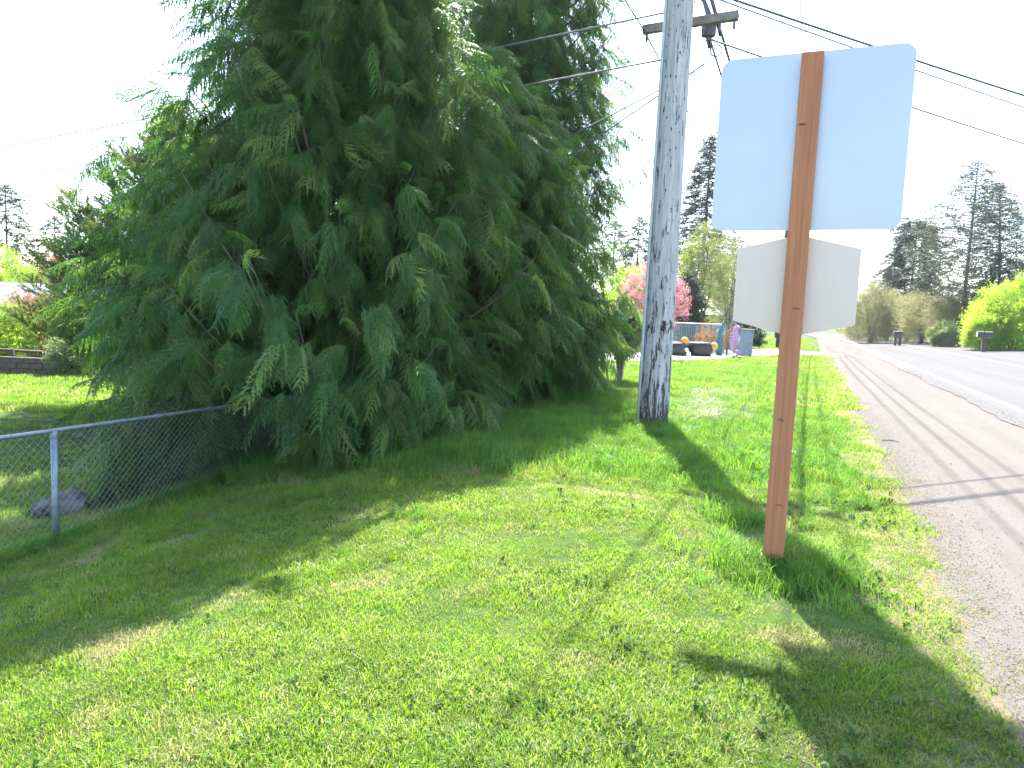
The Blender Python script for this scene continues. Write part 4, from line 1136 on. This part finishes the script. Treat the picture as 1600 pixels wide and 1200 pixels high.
def f_mid(x, y):
    if random.random() > edge_fac(x, y)*(1-.8*tall_mask(x, y)): return None
    return U(.7, 1.2)*(1+.5*nz(x, y, .9))
put(mid, 15000, -13, 6.5, 6.8, 15, f_mid)
def f_tall(x, y):
    if random.random() > tall_mask(x, y)*edge_fac(x, y)*(.75+.6*nz(x, y, 1.1, 5)): return None
    return U(.55, 1.2)*(1+.6*nz(x, y, .8, 6))*(.65+.35*sm(1, -1, offs(x, y)))
put(tall, 17000, -5, 6, 5.5, 15, f_tall); put(tall, 7000, -2, 10, 15, 26, f_tall)
for _ in range(900):      # ring of long grass round the sign post and fence line
    a = U(0, 6.28); q = abs(random.gauss(0, .28)); x = SB.x+.05+q*math.cos(a); y = SB.y+q*math.sin(a)
    if random.random() < .45: tall.append((Vector((x, y, gz(x, y))), rot(), U(.5, 1.05)))
for _ in range(1100):
    s = U(-1, 1.1); q = F1+FD*SP*s; x = q.x+random.gauss(0, .10); y = q.y+random.gauss(0, .10); tall.append((Vector((x, y, gz(x, y))), rot(), U(.35, .9)))
far = []
for _ in range(16000):
    y = 14+28*random.random()**1.3; x = U(-y*.85, y*.5)
    if offs(x, y) > .9 or near_drive(x, y): continue
    far.append((Vector((x, y, gz(x, y))), rot(), U(.6, 1.1)*(1+.4*nz(x, y, .5))))
far2 = []
for _ in range(9000):
    y = 38+60*random.random(); x = U(-y*.85, y*.9); o = offs(x, y)
    if -0.2 < o < 14.6 or near_drive(x, y): continue
    far2.append((Vector((x, y, gz(x, y))), rot(), U(.6, 1.1)))
for _ in range(3500):     # far verge beside the road
    y = U(15, 120); o = 14.3+abs(random.gauss(0, 1.6)); x = unoff(o, y); far2.append((Vector((x, y, gz(x, y))), rot(), U(.35, .8)))
def f_dry(x, y):
    o = offs(x, y); e = sm(.45, 1.0, o)*sm(1.35, 1.1, o)
    p = max(.10*(nz(x, y, 1.2, 9) > .12), .75*e, .9*(nz(x, y, 1.8, 12) > .42))
    if random.random() > p: return None
    return U(.6, 1.3)
put(dry, 24000, -4, 4.6, 1, 8.5, f_dry); put(dry, 2500, 2, 8, 8, 16, f_dry)
def f_weed(x, y):
    o = offs(x, y); p = .9*sm(.0, .35, nz(x, y, 1.6, 15)-.05)
    p *= .25+.75*sm(-1.6, .2, o)
    if random.random() > p*sm(1.0, .7, o): return None
    return U(.6, 1.5)
put(weed, 5000, -4, 4.4, 1, 8.5, f_weed); put(weed, 3000, -1, 6, 8, 16, f_weed)
shiny = []; clump = []
for _ in range(170):       # wind-bent glossy clumps right of the pole
    q = ground(random.gauss(1105, 22), U(618, 668)); shiny.append((q, (U(-.4, .4), U(-.3, .5), U(-1, 1)), U(.5, 1.0)))
for _ in range(130):
    q = ground(random.gauss(1160, 40), U(585, 640)); shiny.append((q, (U(-.4, .4), U(-.3, .5), U(-1, 1)), U(.25, .6)))
for _ in range(46):
    q = ground(U(1030, 1085), U(650, 690)); clump.append((q, rot(), U(.7, 1.25)))
for cx, cy, n_ in ((1215, 870, 26), (1275, 655, 5), (1350, 790, 7), (1250, 820, 7), (1150, 545, 4), (1300, 720, 5), (1190, 820, 7), (640, 820, 6), (540, 760, 8), (1130, 590, 8), (1080, 590, 6)):
    for _ in range(n_):
        q = ground(random.gauss(cx, 14), random.gauss(cy, 8)); clump.append((q, rot(), U(.4, .9)))
def stuff(name, pts, key, pr, label, cat='grass'): tag(scatter(name, pts, key, pr), label, cat, kind='stuff')
stuff('lawn_grass', lawn, 'lawn_nodes', T_LAWN, 'short mown grass on the near lawn')
stuff('lawn_grass', mid, 'mid_nodes', T_MID, 'lawn grass in the middle distance')
stuff('tall_grass', tall, 'tall_nodes', T_TALL, 'longer unmown grass round the pole and under the cedars')
stuff('lawn_grass', far, 'far_nodes', T_FAR, 'grass of the farther lawn up to the driveway')
stuff('verge_grass', far2, 'far2_nodes', T_FAR2, 'grass of the distant lawns and the far verge')
stuff('bent_grass', shiny, 'shiny_nodes', T_SHINY, 'glossy bent grass shining in the sun right of the pole')
stuff('grass_clumps', clump, 'clump_nodes', T_CLUMP, 'dense green grass clumps at the foot of the pole and sign post')
stuff('weeds', weed, 'weed_nodes', T_WEED, 'clover and small leafy weeds in the verge', 'weeds')
stuff('dry_grass', dry, 'dry_nodes', T_DRY, 'straw coloured dry thatch in the lawn and along the shoulder')

# ------------------------------------------------------------------ grit and litter on the shoulder
def pebbles(seed):
    r = random.Random(seed); mb = MB(); s = .012
    v = [Vector((r.uniform(.6, 1)*s*math.cos(a), r.uniform(.6, 1)*s*math.sin(a), 0)) for a in [i*PI/2.5 for i in range(5)]]
    top = [p*.6+Vector((0, 0, s*r.uniform(.5, .9))) for p in v]
    for i in range(5): mb.quad(v[i], v[(i+1) % 5], top[(i+1) % 5], top[i])
    n = len(mb.v); mb.v += [tuple(p) for p in top]; mb.f.append(tuple(range(n, n+5))); return mb
GRITM = plain('grit_stone', (.20, .185, .17), .9, 0, .3, .5); LITM = plain('dead_leaf', (.07, .05, .035), .8, 0, .5, 3)
PEB = [proto('grit', pebbles(i), GRITM) for i in range(4)]
def litter(seed):
    r = random.Random(seed); mb = MB(); l = .03; w = .010
    mb.quad((0, 0, .004), (l*.5, w, .012), (l, 0, .006), (l*.5, -w, .003)); return mb
LIT = [proto('litter', litter(i), LITM) for i in range(2)]
grit = []; lit = []
for _ in range(9000):
    y = 1.5+14*random.random()**1.5; o = 1.0+abs(random.gauss(0, .28)) if random.random() < .7 else U(1, 3.8)
    x = unoff(o, y); grit.append((Vector((x, y, road_z(o, y)+.005)), (0, 0, U(0, 6)), U(.15, .5)))
for _ in range(2600):
    y = 5+25*random.random(); o = random.gauss(3.95, .16); x = unoff(o, y); grit.append((Vector((x, y, road_z(o, y)+.016)), (0, 0, U(0, 6)), U(.3, 1.0)))
for _ in range(90):
    y = U(2, 9); o = 1.1+abs(random.gauss(0, .35)); x = unoff(o, y); lit.append((Vector((x, y, road_z(o, y)+.006)), (0, 0, U(0, 6)), U(.4, 1.2)))
stuff('grit', grit, 'grit_nodes', PEB, 'loose grit and small stones on the road shoulder', 'gravel')
stuff('leaf_litter', lit, 'litter_nodes', LIT, 'dead leaf scraps on the road shoulder', 'litter')
tw = ground(1378, 690); tw.z += .02
o = MB().tube([tw, tw+Vector((.10, -.03, .012)), tw+Vector((.2, -.10, .0))], [.007, .008, .004], 5).build('twig', BARK, None, True)
tag(o, 'dark twig lying on the pale shoulder', 'twig')
pp = ground(1238, 718)
mb = MB(); mb.quad(pp+Vector((-.05, 0, .05)), pp+Vector((.05, .01, .07)), pp+Vector((.045, .08, .10)), pp+Vector((-.04, .07, .06))); mb.quad(pp+Vector((.05, .01, .07)), pp+Vector((.09, .03, .04)), pp+Vector((.08, .08, .06)), pp+Vector((.045, .08, .10)))
tag(mb.build('paper_scrap', WHT), 'crumpled white paper scrap in the grass right of the post', 'litter')
